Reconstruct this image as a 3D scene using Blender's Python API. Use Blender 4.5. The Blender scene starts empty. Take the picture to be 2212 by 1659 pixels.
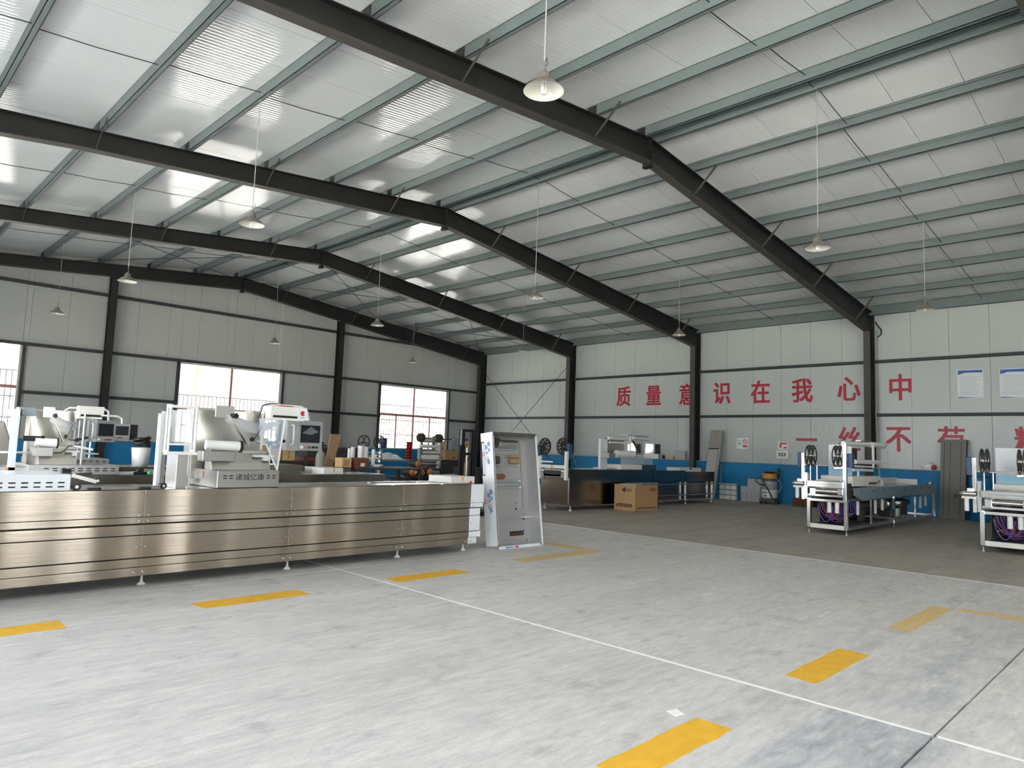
import bpy, bmesh, math, random
from mathutils import Vector, Matrix
random.seed(7)
S = bpy.context.scene
COL = S.collection
# ------------------------------------------------------------------ camera
CAM_H = 1.6
F_PX, YAW, PITCH, ROLL = 1497.1811, 0.7840, 0.0914, 0.0346
W_PX, H_PX = 2212.0, 1659.0
cy, sy, cp, sp = math.cos(YAW), math.sin(YAW), math.cos(PITCH), math.sin(PITCH)
FWD = Vector((sy*cp, cy*cp, sp))
r0 = Vector((cy, -sy, 0)); u0 = r0.cross(FWD)
RGT = math.cos(ROLL)*r0 + math.sin(ROLL)*u0
UPV = -math.sin(ROLL)*r0 + math.cos(ROLL)*u0
EYE = Vector((0, 0, CAM_H))
cd = bpy.data.cameras.new('camera'); cam = bpy.data.objects.new('camera', cd); COL.objects.link(cam)
cd.sensor_fit = 'HORIZONTAL'; cd.sensor_width = 36.0; cd.lens = F_PX/W_PX*36.0
cd.clip_start = 0.05; cd.clip_end = 300
cam.matrix_world = Matrix(((RGT.x, UPV.x, -FWD.x, EYE.x), (RGT.y, UPV.y, -FWD.y, EYE.y), (RGT.z, UPV.z, -FWD.z, EYE.z), (0, 0, 0, 1)))
S.camera = cam
# ------------------------------------------------------------------ daylight and exposure
SKY_STRENGTH = 6.0
w = bpy.data.worlds.new('overcast_sky'); S.world = w; w.use_nodes = True
wn = w.node_tree.nodes; wl = w.node_tree.links
bg = wn['Background']; bg.inputs['Strength'].default_value = SKY_STRENGTH
tc = wn.new('ShaderNodeTexCoord'); sx = wn.new('ShaderNodeSeparateXYZ'); rp = wn.new('ShaderNodeValToRGB')
wl.new(tc.outputs['Generated'], sx.inputs[0]); wl.new(sx.outputs['Z'], rp.inputs[0]); wl.new(rp.outputs[0], bg.inputs['Color'])
rp.color_ramp.elements[0].position = 0.0; rp.color_ramp.elements[0].color = (0.93, 0.95, 0.97, 1)
rp.color_ramp.elements[1].position = 1.0; rp.color_ramp.elements[1].color = (0.84, 0.92, 1.0, 1)
sun = bpy.data.lights.new('sun', 'SUN'); sun.energy = 60.0; sun.angle = math.radians(2.0); sun.color = (1.0, 0.96, 0.90)
so = bpy.data.objects.new('sun', sun); COL.objects.link(so); so.rotation_euler = (math.radians(8), math.radians(38), 0)   # from over the right eaves: lights the yards, not the hall
S.view_settings.view_transform = 'Standard'
try: S.view_settings.look = 'None'
except Exception: pass
S.view_settings.gamma = 1.0; S.view_settings.use_curve_mapping = False
S.view_settings.exposure = 0.62
S.cycles.use_denoising = True
S.cycles.max_bounces = 9; S.cycles.diffuse_bounces = 5; S.cycles.glossy_bounces = 5; S.cycles.transmission_bounces = 6
S.cycles.transparent_max_bounces = 12; S.cycles.caustics_reflective = False; S.cycles.caustics_refractive = False
S.cycles.sample_clamp_indirect = 8.0
def portal(name, loc, rot, sx_, sy_):
    l = bpy.data.lights.new(name, 'AREA'); l.shape = 'RECTANGLE'; l.size = sx_; l.size_y = sy_
    l.cycles.is_portal = True
    o = bpy.data.objects.new(name, l); COL.objects.link(o); o.location = loc; o.rotation_euler = rot
# openings (metres): left wall bays, south gable, north gable
LEFT_OPEN = [(3.1, 6.1, 2.3, 4.7), (-4.5, 0.7, 0.0, 4.6), (-10.7, -5.4, 1.2, 4.6), (8.2, 13.0, 0.0, 4.6), (14.8, 18.7, 1.35, 4.25)]
NORTH_OPEN = [(0.40, 4.32, 1.35, 4.33), (9.03, 12.92, 1.35, 4.25), (17.64, 21.52, 1.35, 4.22)]
SOUTH_OPEN = [(1.0, 4.9, 1.35, 4.25)]
YS = -11.06; XL = -1.8
for a, b, c, d in LEFT_OPEN: portal('daylight_portal', (XL-0.05, (a+b)/2, (c+d)/2), (0, -math.pi/2, 0), d-c, b-a)
for a, b, c, d in NORTH_OPEN: portal('daylight_portal', ((a+b)/2, 26.2, (c+d)/2), (-math.pi/2, 0, 0), b-a, d-c)
for a, b, c, d in SOUTH_OPEN: portal('daylight_portal', ((a+b)/2, YS-0.1, (c+d)/2), (math.pi/2, 0, 0), b-a, d-c)

# ------------------------------------------------------------------ helpers
def at(px, py, X=None, Y=None, Z=None):
    d = FWD + RGT*((px-W_PX/2)/F_PX) - UPV*((py-H_PX/2)/F_PX)
    if Y is not None: t = (Y-EYE.y)/d.y
    elif X is not None: t = (X-EYE.x)/d.x
    else: t = ((Z or 0)-EYE.z)/d.z
    return EYE + d*t
def rect(x0, y0, x1, y1, Y):
    ym, xm = (y0+y1)/2, (x0+x1)/2
    return at(x0, ym, Y=Y).x, at(x1, ym, Y=Y).x, at(xm, y1, Y=Y).z, at(xm, y0, Y=Y).z
def rectx(x0, y0, x1, y1, X):
    ym, xm = (y0+y1)/2, (x0+x1)/2
    return at(x1, ym, X=X).y, at(x0, ym, X=X).y, at(xm, y1, X=X).z, at(xm, y0, X=X).z
class MB:
    def __init__(self): self.v = []; self.f = []; self.s = []
    def add(self, vs, fs, smooth=False):
        o = len(self.v); self.v += [tuple(p) for p in vs]
        self.f += [tuple(i+o for i in f) for f in fs]; self.s += [smooth]*len(fs); return self
    def box(self, x0, x1, y0, y1, z0, z1):
        if x0 > x1: x0, x1 = x1, x0
        if y0 > y1: y0, y1 = y1, y0
        if z0 > z1: z0, z1 = z1, z0
        return self.add([(x0,y0,z0),(x1,y0,z0),(x1,y1,z0),(x0,y1,z0),(x0,y0,z1),(x1,y0,z1),(x1,y1,z1),(x0,y1,z1)],
            [(0,3,2,1),(4,5,6,7),(0,1,5,4),(1,2,6,5),(2,3,7,6),(3,0,4,7)])
    def hexa(self, v8):
        return self.add(v8, [(0,3,2,1),(4,5,6,7),(0,1,5,4),(1,2,6,5),(2,3,7,6),(3,0,4,7)])
    def prism(self, poly, axis, a, b):
        n = len(poly)
        def P(p, t):
            return (t, p[0], p[1]) if axis == 'x' else (p[0], t, p[1]) if axis == 'y' else (p[0], p[1], t)
        vs = [P(p, a) for p in poly]+[P(p, b) for p in poly]
        fs = [tuple(range(n))[::-1], tuple(range(n, 2*n))]+[(i, (i+1) % n, n+(i+1) % n, n+i) for i in range(n)]
        return self.add(vs, fs)
    def cyl(self, p, q, r, n=16, r2=None, caps=True):
        p, q = Vector(p), Vector(q); r2 = r if r2 is None else r2
        d = (q-p).normalized(); a = d.orthogonal().normalized(); b = d.cross(a)
        vs = []
        for c, rr in ((p, r), (q, r2)):
            for i in range(n):
                t = 2*math.pi*i/n; vs.append(c+a*(rr*math.cos(t))+b*(rr*math.sin(t)))
        self.add(vs, [(i, (i+1) % n, n+(i+1) % n, n+i) for i in range(n)], True)
        if caps: self.add(vs, [tuple(range(n))[::-1], tuple(range(n, 2*n))])
        return self
    def tube(self, pts, r, n=8, closed=False):
        pts = [Vector(p) for p in pts]; m = len(pts); rings = []; a = None
        for i, p in enumerate(pts):
            if closed: d = pts[(i+1) % m]-pts[i-1]
            else: d = pts[min(i+1, m-1)]-pts[max(i-1, 0)]
            d.normalize()
            if a is None: a = d.orthogonal().normalized()
            a = (a-d*a.dot(d))
            a = a.normalized() if a.length > 1e-6 else d.orthogonal().normalized()
            b = d.cross(a)
            rings.append([p+a*(r*math.cos(2*math.pi*k/n))+b*(r*math.sin(2*math.pi*k/n)) for k in range(n)])
        vs = [v for g in rings for v in g]; fs = []
        for i in range(m if closed else m-1):
            j = (i+1) % m
            for k in range(n): fs.append((i*n+k, i*n+(k+1) % n, j*n+(k+1) % n, j*n+k))
        self.add(vs, fs, True)
        if not closed: self.add(vs, [tuple(range(n))[::-1], tuple(range((m-1)*n, m*n))])
        return self
    def lathe(self, c, prof, n=24, axis='z'):
        vs = []; m = len(prof)
        for r, h in prof:
            for k in range(n):
                t = 2*math.pi*k/n; a, b = r*math.cos(t), r*math.sin(t)
                vs.append({'z': (c[0]+a, c[1]+b, c[2]+h), 'x': (c[0]+h, c[1]+a, c[2]+b), 'y': (c[0]+b, c[1]+h, c[2]+a)}[axis])
        self.add(vs, [(i*n+k, i*n+(k+1) % n, (i+1)*n+(k+1) % n, (i+1)*n+k) for i in range(m-1) for k in range(n)], True)
        return self
    def sphere(self, c, r, n=12, sz=1.0):
        prof = [(max(1e-4, r*math.sin(math.pi*i/8)), -r*sz*math.cos(math.pi*i/8)) for i in range(9)]
        return self.lathe(c, prof, n)
    def bar(self, p, q, wd, th, up=(0, 0, 1)):
        p, q = Vector(p), Vector(q); d = (q-p).normalized(); u = Vector(up); s = d.cross(u)
        s = s.normalized() if s.length > 1e-5 else d.orthogonal().normalized(); u = s.cross(d)
        c = [-s*wd/2-u*th/2, s*wd/2-u*th/2, s*wd/2+u*th/2, -s*wd/2+u*th/2]
        return self.add([p+k for k in c]+[q+k for k in c], [(0,3,2,1),(4,5,6,7),(0,1,5,4),(1,2,6,5),(2,3,7,6),(3,0,4,7)])
    def xf(self, M): self.v = [tuple(M @ Vector(p)) for p in self.v]; return self
def B(*a): return MB().box(*a)
def build(name, mb, mat, parent=None, bevel=0.0, world=True):
    off = Vector((0, 0, 0))
    if parent is not None and world:
        q = parent
        while q is not None: off += Vector(q.location); q = q.parent
    me = bpy.data.meshes.new(name)
    me.from_pydata([tuple(Vector(p)-off) for p in mb.v] if world else mb.v, [], mb.f)
    me.polygons.foreach_set('use_smooth', mb.s); me.update()
    bm = bmesh.new(); bm.from_mesh(me); bmesh.ops.recalc_face_normals(bm, faces=bm.faces); bm.to_mesh(me); bm.free()
    if isinstance(mat, str): mat = M[mat]
    me.materials.append(mat)
    o = bpy.data.objects.new(name, me); COL.objects.link(o)
    if parent is not None: o.parent = parent
    if bevel:
        md = o.modifiers.new('edge', 'BEVEL'); md.width = bevel; md.segments = 2; md.limit_method = 'ANGLE'
    return o
def tag(o, label, cat=None, group=None):
    o['label'] = label
    if cat: o['category'] = cat
    if group: o['group'] = group
    return o
def thing(name, label, cat, loc=(0, 0, 0), rot=(0, 0, 0), group=None):
    o = bpy.data.objects.new(name, None); COL.objects.link(o); o.empty_display_size = 0.2
    o.location = loc; o.rotation_euler = rot
    return tag(o, label, cat, group)
def structure(name, mb, mat):
    o = build(name, mb, mat); o['kind'] = 'structure'; return o
def copy_tree(o, parent=None):
    c = o.copy(); COL.objects.link(c)
    if parent is not None: c.parent = parent
    for ch in list(o.children): copy_tree(ch, c)
    return c
def text(body, mat, parent, origin, xaxis, up, sx_, sy_, bold=0.0, depth=0.004, name='character', raw=False):
    """lettering as a thin mesh of its own, centred on origin"""
    cu = bpy.data.curves.new('lettering', 'FONT'); cu.body = body; cu.size = 1.0; cu.align_x = 'CENTER'; cu.align_y = 'CENTER'
    cu.extrude = 0.5; cu.resolution_u = 3
    tmp = bpy.data.objects.new('lettering', cu); COL.objects.link(tmp)
    me = bpy.data.meshes.new_from_object(tmp.evaluated_get(bpy.context.evaluated_depsgraph_get()))
    bpy.data.objects.remove(tmp); bpy.data.curves.remove(cu)
    xa, ua = Vector(xaxis).normalized(), Vector(up).normalized(); na = xa.cross(ua)
    vs = [Vector(v.co) for v in me.vertices]
    if not vs: return None
    if not raw:
        xs = [v.x for v in vs]; ys = [v.y for v in vs]; cx, cyy = (min(xs)+max(xs))/2, (min(ys)+max(ys))/2
    else: cx = cyy = 0
    off = Vector((0, 0, 0)); q = parent
    while q is not None: off += Vector(q.location); q = q.parent
    for v, p in zip(me.vertices, vs):
        v.co = Vector(origin)-off+xa*((p.x-cx)*sx_)+ua*((p.y-cyy)*sy_)+na*((p.z+0.5)*depth)
    if bold:                                   # heavier strokes: the glyph laid over itself with small shifts
        base = [v.co.copy() for v in me.vertices]; polys = [tuple(p.vertices) for p in me.polygons]; nv = len(base)
        V, Fc = [], []
        for k, (sx2, sy2) in enumerate(((1, 0.6), (-1, 0.6), (1, -0.6), (-1, -0.6), (0, 0))):
            V += [tuple(p+xa*(bold*sx_*sx2)+ua*(bold*sy_*sy2)+na*(0.0004*k)) for p in base]; Fc += [tuple(i+nv*k for i in f) for f in polys]
        bpy.data.meshes.remove(me); me = bpy.data.meshes.new(name); me.from_pydata(V, [], Fc); me.update()
    me.materials.clear(); me.materials.append(M[mat] if isinstance(mat, str) else mat); me.name = name
    o = bpy.data.objects.new(name, me); COL.objects.link(o); o.parent = parent
    return o
# ------------------------------------------------------------------ materials
M = {}
def mat(name, color, rough=0.5, metal=0.0, var=0.0, vscale=4.0, bump=0.0, bscale=30.0, stretch=(1, 1, 1), spec=None, emit=None, alpha=None, coat=0.0):
    m = bpy.data.materials.new(name); m.use_nodes = True; M[name] = m
    nt = m.node_tree; n = nt.nodes; l = nt.links; p = n['Principled BSDF']
    p.inputs['Base Color'].default_value = (*color, 1); p.inputs['Roughness'].default_value = rough; p.inputs['Metallic'].default_value = metal
    if spec is not None: p.inputs['Specular IOR Level'].default_value = spec
    if coat: p.inputs['Coat Weight'].default_value = coat
    t = n.new('ShaderNodeTexCoord'); mp = n.new('ShaderNodeMapping'); mp.inputs['Scale'].default_value = stretch
    l.new(t.outputs['Object'], mp.inputs[0])
    if var:
        a = n.new('ShaderNodeTexNoise'); a.inputs['Scale'].default_value = vscale; a.inputs['Detail'].default_value = 5
        l.new(mp.outputs[0], a.inputs['Vector'])
        mx = n.new('ShaderNodeMix'); mx.data_type = 'RGBA'
        mx.inputs[6].default_value = tuple(min(1, c*(1-var)) for c in color)+(1,)
        mx.inputs[7].default_value = tuple(min(1, c*(1+var)) for c in color)+(1,)
        l.new(a.outputs['Fac'], mx.inputs[0]); l.new(mx.outputs[2], p.inputs['Base Color'])
    if bump:
        b = n.new('ShaderNodeTexNoise'); b.inputs['Scale'].default_value = bscale; b.inputs['Detail'].default_value = 3
        l.new(mp.outputs[0], b.inputs['Vector'])
        bp = n.new('ShaderNodeBump'); bp.inputs['Strength'].default_value = bump; bp.inputs['Distance'].default_value = 0.02
        l.new(b.outputs['Fac'], bp.inputs['Height']); l.new(bp.outputs[0], p.inputs['Normal'])
    if emit: p.inputs['Emission Color'].default_value = (*emit[0], 1); p.inputs['Emission Strength'].default_value = emit[1]
    if alpha is not None: p.inputs['Alpha'].default_value = alpha
    return m
def clear(name, color, mixw, rough=0.1):
    """thin clear sheet: mostly lets light through, the rest is a glossy / milky surface"""
    m = bpy.data.materials.new(name); m.use_nodes = True; M[name] = m
    nt = m.node_tree; n = nt.nodes; l = nt.links; p = n['Principled BSDF']; o = n['Material Output']
    p.inputs['Base Color'].default_value = (*color, 1); p.inputs['Roughness'].default_value = rough
    tr = n.new('ShaderNodeBsdfTransparent'); mx = n.new('ShaderNodeMixShader')
    lw = n.new('ShaderNodeLayerWeight'); lw.inputs['Blend'].default_value = 0.35
    ad = n.new('ShaderNodeMath'); ad.operation = 'MULTIPLY_ADD'; ad.use_clamp = True
    ad.inputs[1].default_value = 0.5; ad.inputs[2].default_value = mixw
    l.new(lw.outputs['Fresnel'], ad.inputs[0]); l.new(ad.outputs[0], mx.inputs[0])
    l.new(tr.outputs[0], mx.inputs[1]); l.new(p.outputs[0], mx.inputs[2]); l.new(mx.outputs[0], o.inputs[0])
def ribbed(name, color, rough, axis, period, strength, fine=0.0, spec=0.5, var=0.04, coord='Object'):
    """profiled painted sheet: fine ribs running across one axis"""
    m = mat(name, color, rough, var=var, vscale=0.7, spec=spec); nt = m.node_tree; n = nt.nodes; l = nt.links; p = n['Principled BSDF']
    t = n.new('ShaderNodeTexCoord'); s = n.new('ShaderNodeSeparateXYZ'); l.new(t.outputs[coord], s.inputs[0])
    k = n.new('ShaderNodeMath'); k.operation = 'MULTIPLY'; k.inputs[1].default_value = 2*math.pi/period; l.new(s.outputs[axis], k.inputs[0])
    sn = n.new('ShaderNodeMath'); sn.operation = 'SINE'; l.new(k.outputs[0], sn.inputs[0])
    b = n.new('ShaderNodeBump'); b.inputs['Strength'].default_value = strength; b.inputs['Distance'].default_value = period*0.12
    nz = n.new('ShaderNodeTexNoise'); nz.inputs['Scale'].default_value = 1.3; l.new(t.outputs[coord], nz.inputs['Vector'])
    ad = n.new('ShaderNodeMath'); ad.operation = 'MULTIPLY_ADD'; ad.inputs[1].default_value = fine
    l.new(nz.outputs['Fac'], ad.inputs[0]); l.new(sn.outputs[0], ad.inputs[2])
    l.new(ad.outputs[0], b.inputs['Height']); l.new(b.outputs[0], p.inputs['Normal'])
    return m
mat('frame_paint', (0.012, 0.012, 0.011), 0.55, var=0.25, vscale=2.0)
mat('frame_paint_worn', (0.062, 0.056, 0.047), 0.6, var=0.2, vscale=3.0)
mat('purlin_paint', (0.155, 0.188, 0.186), 0.7, spec=0.3, var=0.08, vscale=2)
mat('girt_paint', (0.035, 0.04, 0.042), 0.55)
mat('rod_steel', (0.05, 0.05, 0.05), 0.5, 0.4)
mat('outer_sheet', (0.10, 0.11, 0.12), 0.6)
ribbed('ceiling_sheet', (0.80, 0.82, 0.82), 0.10, 'Y', 0.085, 0.13, fine=0.3, spec=0.8)
ribbed('wall_sheet', (0.49, 0.53, 0.51), 0.25, 'Y', 0.07, 0.08, fine=0.5, spec=0.45)
ribbed('gable_sheet', (0.46, 0.475, 0.455), 0.3, 'X', 0.07, 0.09, fine=0.5, spec=0.4)
ribbed('gable_sheet_warm', (0.53, 0.51, 0.48), 0.3, 'X', 0.07, 0.09, fine=0.5, spec=0.4)
mat('blue_paint', (0.003, 0.19, 0.42), 0.6, var=0.18, vscale=2.5, bump=0.1, bscale=12)
mat('sill_cement', (0.30, 0.31, 0.31), 0.8, var=0.2)
mat('left_sheet', (0.72, 0.74, 0.73), 0.4)
mat('red_frame', (0.50, 0.25, 0.24), 0.5)
mat('pale_frame', (0.62, 0.60, 0.55), 0.5)
mat('bar_steel', (0.22, 0.20, 0.20), 0.5)
clear('window_glass', (0.9, 0.95, 0.95), 0.03, 0.02)
mat('slogan_red', (0.40, 0.006, 0.028), 0.45)
mat('slogan_red_faded', (0.45, 0.045, 0.07), 0.45)
mat('pale_render', (0.24, 0.24, 0.235), 0.8)
mat('yellow_render', (0.26, 0.19, 0.10), 0.8)
mat('yellow_paint', (0.88, 0.47, 0.035), 0.55, var=0.22, vscale=9, bump=0.1)
m_ = mat('yellow_paint_worn', (0.84, 0.60, 0.26), 0.6, var=0.3, vscale=7)
n_ = m_.node_tree.nodes; l_ = m_.node_tree.links          # paint rubbed through to the concrete in flecks
a_ = n_.new('ShaderNodeTexNoise'); a_.inputs['Scale'].default_value = 14; a_.inputs['Detail'].default_value = 6; a_.inputs['Roughness'].default_value = 0.7
g_ = n_.new('ShaderNodeNewGeometry'); l_.new(g_.outputs['Position'], a_.inputs['Vector'])
r_ = n_.new('ShaderNodeValToRGB'); r_.color_ramp.elements[0].position = 0.30; r_.color_ramp.elements[1].position = 0.52; l_.new(a_.outputs['Fac'], r_.inputs[0])
r_.color_ramp.elements[0].color = (0.68, 0.63, 0.55, 1); r_.color_ramp.elements[1].color = (0.74, 0.50, 0.17, 1); l_.new(r_.outputs[0], n_['Principled BSDF'].inputs['Base Color'])
mat('joint_filler', (0.93, 0.90, 0.86), 0.8, var=0.1)
mat('joint_dark', (0.05, 0.05, 0.05), 0.9)
mat('yard_concrete', (0.55, 0.54, 0.51), 0.9)
def concrete(name, base, dark, rough, stain=False):
    m = mat(name, base, rough); nt = m.node_tree; n = nt.nodes; l = nt.links; p = n['Principled BSDF']
    g = n.new('ShaderNodeNewGeometry')
    def noise(scale, stretch, detail=6, rghn=0.6, rot=0.0):
        mp = n.new('ShaderNodeMapping'); mp.inputs['Scale'].default_value = stretch; mp.inputs['Rotation'].default_value = (0, 0, rot)
        a = n.new('ShaderNodeTexNoise'); a.inputs['Scale'].default_value = scale; a.inputs['Detail'].default_value = detail; a.inputs['Roughness'].default_value = rghn
        l.new(g.outputs['Position'], mp.inputs[0]); l.new(mp.outputs[0], a.inputs['Vector']); return a.outputs['Fac']
    def ramp(f, a, b, ca, cb):
        r = n.new('ShaderNodeValToRGB'); r.color_ramp.elements[0].position = a; r.color_ramp.elements[1].position = b
        r.color_ramp.elements[0].color = (*ca, 1); r.color_ramp.elements[1].color = (*cb, 1); l.new(f, r.inputs[0]); return r.outputs[0]
    def mul(a, b, fac=1.0):
        x = n.new('ShaderNodeMix'); x.data_type = 'RGBA'; x.blend_type = 'MULTIPLY'; x.inputs[0].default_value = fac
        l.new(a, x.inputs[6]); l.new(b, x.inputs[7]); return x.outputs[2]
    c = ramp(noise(1.1, (0.35, 1.6, 1), rot=0.35), 0.32, 0.68, dark, base)                       # broad trowel streaks
    c = mul(c, ramp(noise(5.0, (0.5, 2.2, 1), rot=0.25), 0.30, 0.72, (0.84, 0.85, 0.87), (1.07, 1.06, 1.05)))
    c = mul(c, ramp(noise(2.2, (1, 1, 1), 8, 0.7), 0.33, 0.45, (0.76, 0.76, 0.775), (1, 1, 1)), 0.9)  # scuffed spots
    c = mul(c, ramp(noise(13.0, (0.45, 2.0, 1), 6, 0.65, rot=0.3), 0.34, 0.66, (0.86, 0.865, 0.88), (1.06, 1.055, 1.05)))
    c = mul(c, ramp(noise(42, (1, 1, 1), 4, 0.7), 0.25, 0.75, (0.90, 0.90, 0.90), (1.06, 1.06, 1.06)))
    if stain:
        s = n.new('ShaderNodeSeparateXYZ'); l.new(g.outputs['Position'], s.inputs[0]); nz = noise(3.5, (0.6, 1.4, 1))
        def step(sock, lo, hi):
            k = n.new('ShaderNodeMapRange'); k.inputs['From Min'].default_value = lo; k.inputs['From Max'].default_value = hi; l.new(sock, k.inputs['Value']); return k.outputs[0]
        def prod(*a):
            o = a[0]
            for b in a[1:]:
                q = n.new('ShaderNodeMath'); q.operation = 'MULTIPLY'; l.new(o, q.inputs[0]); l.new(b, q.inputs[1]); o = q.outputs[0]
            return o
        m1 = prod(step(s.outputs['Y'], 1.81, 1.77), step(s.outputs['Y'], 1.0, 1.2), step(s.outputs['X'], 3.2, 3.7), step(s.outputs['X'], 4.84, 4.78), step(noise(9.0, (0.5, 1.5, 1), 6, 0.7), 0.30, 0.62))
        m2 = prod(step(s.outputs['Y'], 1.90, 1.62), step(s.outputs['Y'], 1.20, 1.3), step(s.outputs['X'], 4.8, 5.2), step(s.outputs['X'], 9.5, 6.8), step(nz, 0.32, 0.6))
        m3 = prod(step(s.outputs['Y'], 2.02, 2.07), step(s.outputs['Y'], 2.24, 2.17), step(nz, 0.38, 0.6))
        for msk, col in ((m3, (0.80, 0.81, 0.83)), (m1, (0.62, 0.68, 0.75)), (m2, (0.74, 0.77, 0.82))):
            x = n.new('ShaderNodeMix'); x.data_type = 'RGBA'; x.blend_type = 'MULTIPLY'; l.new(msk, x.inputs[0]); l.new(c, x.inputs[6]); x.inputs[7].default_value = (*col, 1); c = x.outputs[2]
    l.new(c, p.inputs['Base Color'])
    rr = n.new('ShaderNodeMapRange'); rr.inputs['To Min'].default_value = rough-0.1; rr.inputs['To Max'].default_value = rough+0.12
    l.new(noise(3.0, (0.5, 1.5, 1)), rr.inputs['Value']); l.new(rr.outputs[0], p.inputs['Roughness'])
    b = n.new('ShaderNodeBump'); b.inputs['Strength'].default_value = 0.12; b.inputs['Distance'].default_value = 0.01
    l.new(noise(30, (1, 1, 1)), b.inputs['Height']); l.new(b.outputs[0], p.inputs['Normal'])
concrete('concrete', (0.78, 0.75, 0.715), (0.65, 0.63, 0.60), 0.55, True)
concrete('concrete_brightened', (0.80, 0.77, 0.725), (0.68, 0.655, 0.62), 0.55, True)  # same concrete, lightened in place of stronger light on the middle slabs
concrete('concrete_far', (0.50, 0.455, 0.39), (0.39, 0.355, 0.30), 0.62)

# ------------------------------------------------------------------ floor
fl = structure('floor', B(-2.2, 24.2, -11.6, 26.6, -0.3, -0.03), 'joint_dark')
gx = [-1.8, 4.80, 11.375, 17.95, 23.65]; gy = [-11.06, -5.37, 1.20, 7.77, 14.34, 20.91, 26.05]
for i in range(4):
    for j in range(6):
        g = 0.012
        build('slab', B(gx[i]+g, gx[i+1]-g, gy[j]+g*0.7, gy[j+1]-g*0.7, -0.03, 0), ('concrete', 'concrete_brightened', 'concrete_far', 'concrete_far')[i], fl)
for xx, ww in ((4.80, 0.0145), (11.375, 0.012)):
    for j in range(6):
        build('joint_seal', B(xx-ww, xx+ww, gy[j]+0.02, gy[j+1]-0.02, -0.03, 0.002), 'joint_filler', fl)
def dash(x0, x1, y0, y1, m, n=14):
    mb = MB(); top = []; bot = []
    for k in range(n+1):
        x = x0+(x1-x0)*k/n
        top.append((x, y1+random.uniform(-0.008, 0.008))); bot.append((x, y0+random.uniform(-0.008, 0.008)))
    poly = bot+top[::-1]
    for p in (0, n, n+1, -1): poly[p] = (poly[p][0]+random.uniform(-0.02, 0.02), poly[p][1])
    mb.prism(poly, 'z', 0.0005, 0.0015); return build('lane_marking', mb, m, fl)
for a, b in ((-1.7, -0.6), (0.50, 1.60), (2.70, 3.82), (4.93, 6.05)): dash(a, b, 6.69, 6.98, 'yellow_paint')
dash(7.2, 9.0, 6.85, 7.12, 'yellow_paint_worn', 18); dash(8.85, 9.1, 7.2, 8.0, 'yellow_paint_worn', 6)
for a, b in ((0.75, 1.75), (2.96, 3.95), (5.20, 6.30)): dash(a, b, 2.03, 2.27, 'yellow_paint')
dash(7.47, 8.99, 2.04, 2.24, 'yellow_paint_worn', 16); dash(8.93, 9.12, 0.4, 1.98, 'yellow_paint_worn', 5)
tag(build('paper_scrap', MB().prism([(3.86, 2.36), (3.93, 2.34), (3.97, 2.42), (3.89, 2.44)], 'z', 0.001, 0.004), 'joint_filler'),
    'small white paper scrap lying on the concrete beside the yellow dashes', 'scrap')

# ------------------------------------------------------------------ walls
XR = 23.66; YN = 26.0
RIDGE = 10.95
def ztop(x): return 7.66-(0.097*(RIDGE-x) if x < RIDGE else 0.108*(x-RIDGE))
def zceil(x): return ztop(x)+0.19
wr = structure('wall_right', B(XR+0.06, XR+0.2, YS, 26.3, 0, 6.55), 'outer_sheet')
ys = [3.27+1.0222*k for k in range(-3, 23)]
edges = [YS]+ys+[YN]
pm = {}
for a, b in zip(edges[:-1], edges[1:]):
    build('wall_panel', B(XR, XR+0.05, a+0.004, b-0.004, 1.35, 6.5), 'wall_sheet', wr)
for a, b in zip([YS]+[1.28, 7.46, 13.63, 19.8], [1.28, 7.46, 13.63, 19.8, 26.0]):
    build('low_wall', B(23.52, XR+0.06, a, b, 0, 1.34), 'blue_paint', wr)
    build('sill', B(23.50, XR, a, b, 1.34, 1.36), 'sill_cement', wr)
    for z in (3.016, 4.71):
        build('girt', MB().box(23.52, 23.65, a+0.1, b-0.1, z-0.045, z-0.035).box(23.52, 23.53, a+0.1, b-0.1, z-0.045, z+0.045).box(23.52, 23.65, a+0.1, b-0.1, z+0.035, z+0.045), 'girt_paint', wr)
# far gable with window openings
def pierced(x0, x1, opens, ztopf, cuts):
    """vertical strips between x0 and x1, notched round the openings -> list of (xa, xb, za, zb)"""
    xs = sorted(set([x0, x1]+[c for c in cuts if x0 < c < x1]+[e for o in opens for e in o[:2]])); out = []
    for a, b in zip(xs[:-1], xs[1:]):
        if b-a < 0.02: continue
        o = [q for q in opens if q[0] <= (a+b)/2 <= q[1]]
        if o: out.append((a, b, o[0][3], None)); out.append((a, b, 0.0, o[0][2]))
        else: out.append((a, b, 0.0, None))
    return out
gcuts = [0.35+1.03*k for k in range(-2, 24)]
bk = MB()
for a, b, z0, z1 in pierced(XL, XR+0.05, NORTH_OPEN, None, [RIDGE]):
    if z1 is None: bk.prism([(a, z0), (b, z0), (b, zceil(b)+0.05), (a, zceil(a)+0.05)], 'y', YN+0.06, YN+0.2)
    elif z1 > z0: bk.box(a, b, YN+0.06, YN+0.2, z0, z1)
wg = structure('wall_back', bk, 'outer_sheet')
for a, b, z0, z1 in pierced(XL, XR, NORTH_OPEN, None, gcuts+[RIDGE]):
    if z1 is not None: continue
    z0 = max(z0, 1.35); a2, b2 = a+0.004, b-0.004
    build('wall_panel', MB().prism([(a2, z0), (b2, z0), (b2, zceil(b2)), (a2, zceil(a2))], 'y', YN, YN+0.05),
          'gable_sheet_warm' if 12.2 < (a+b)/2 < 13.2 and z0 > 3 else 'gable_sheet', wg)
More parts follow.
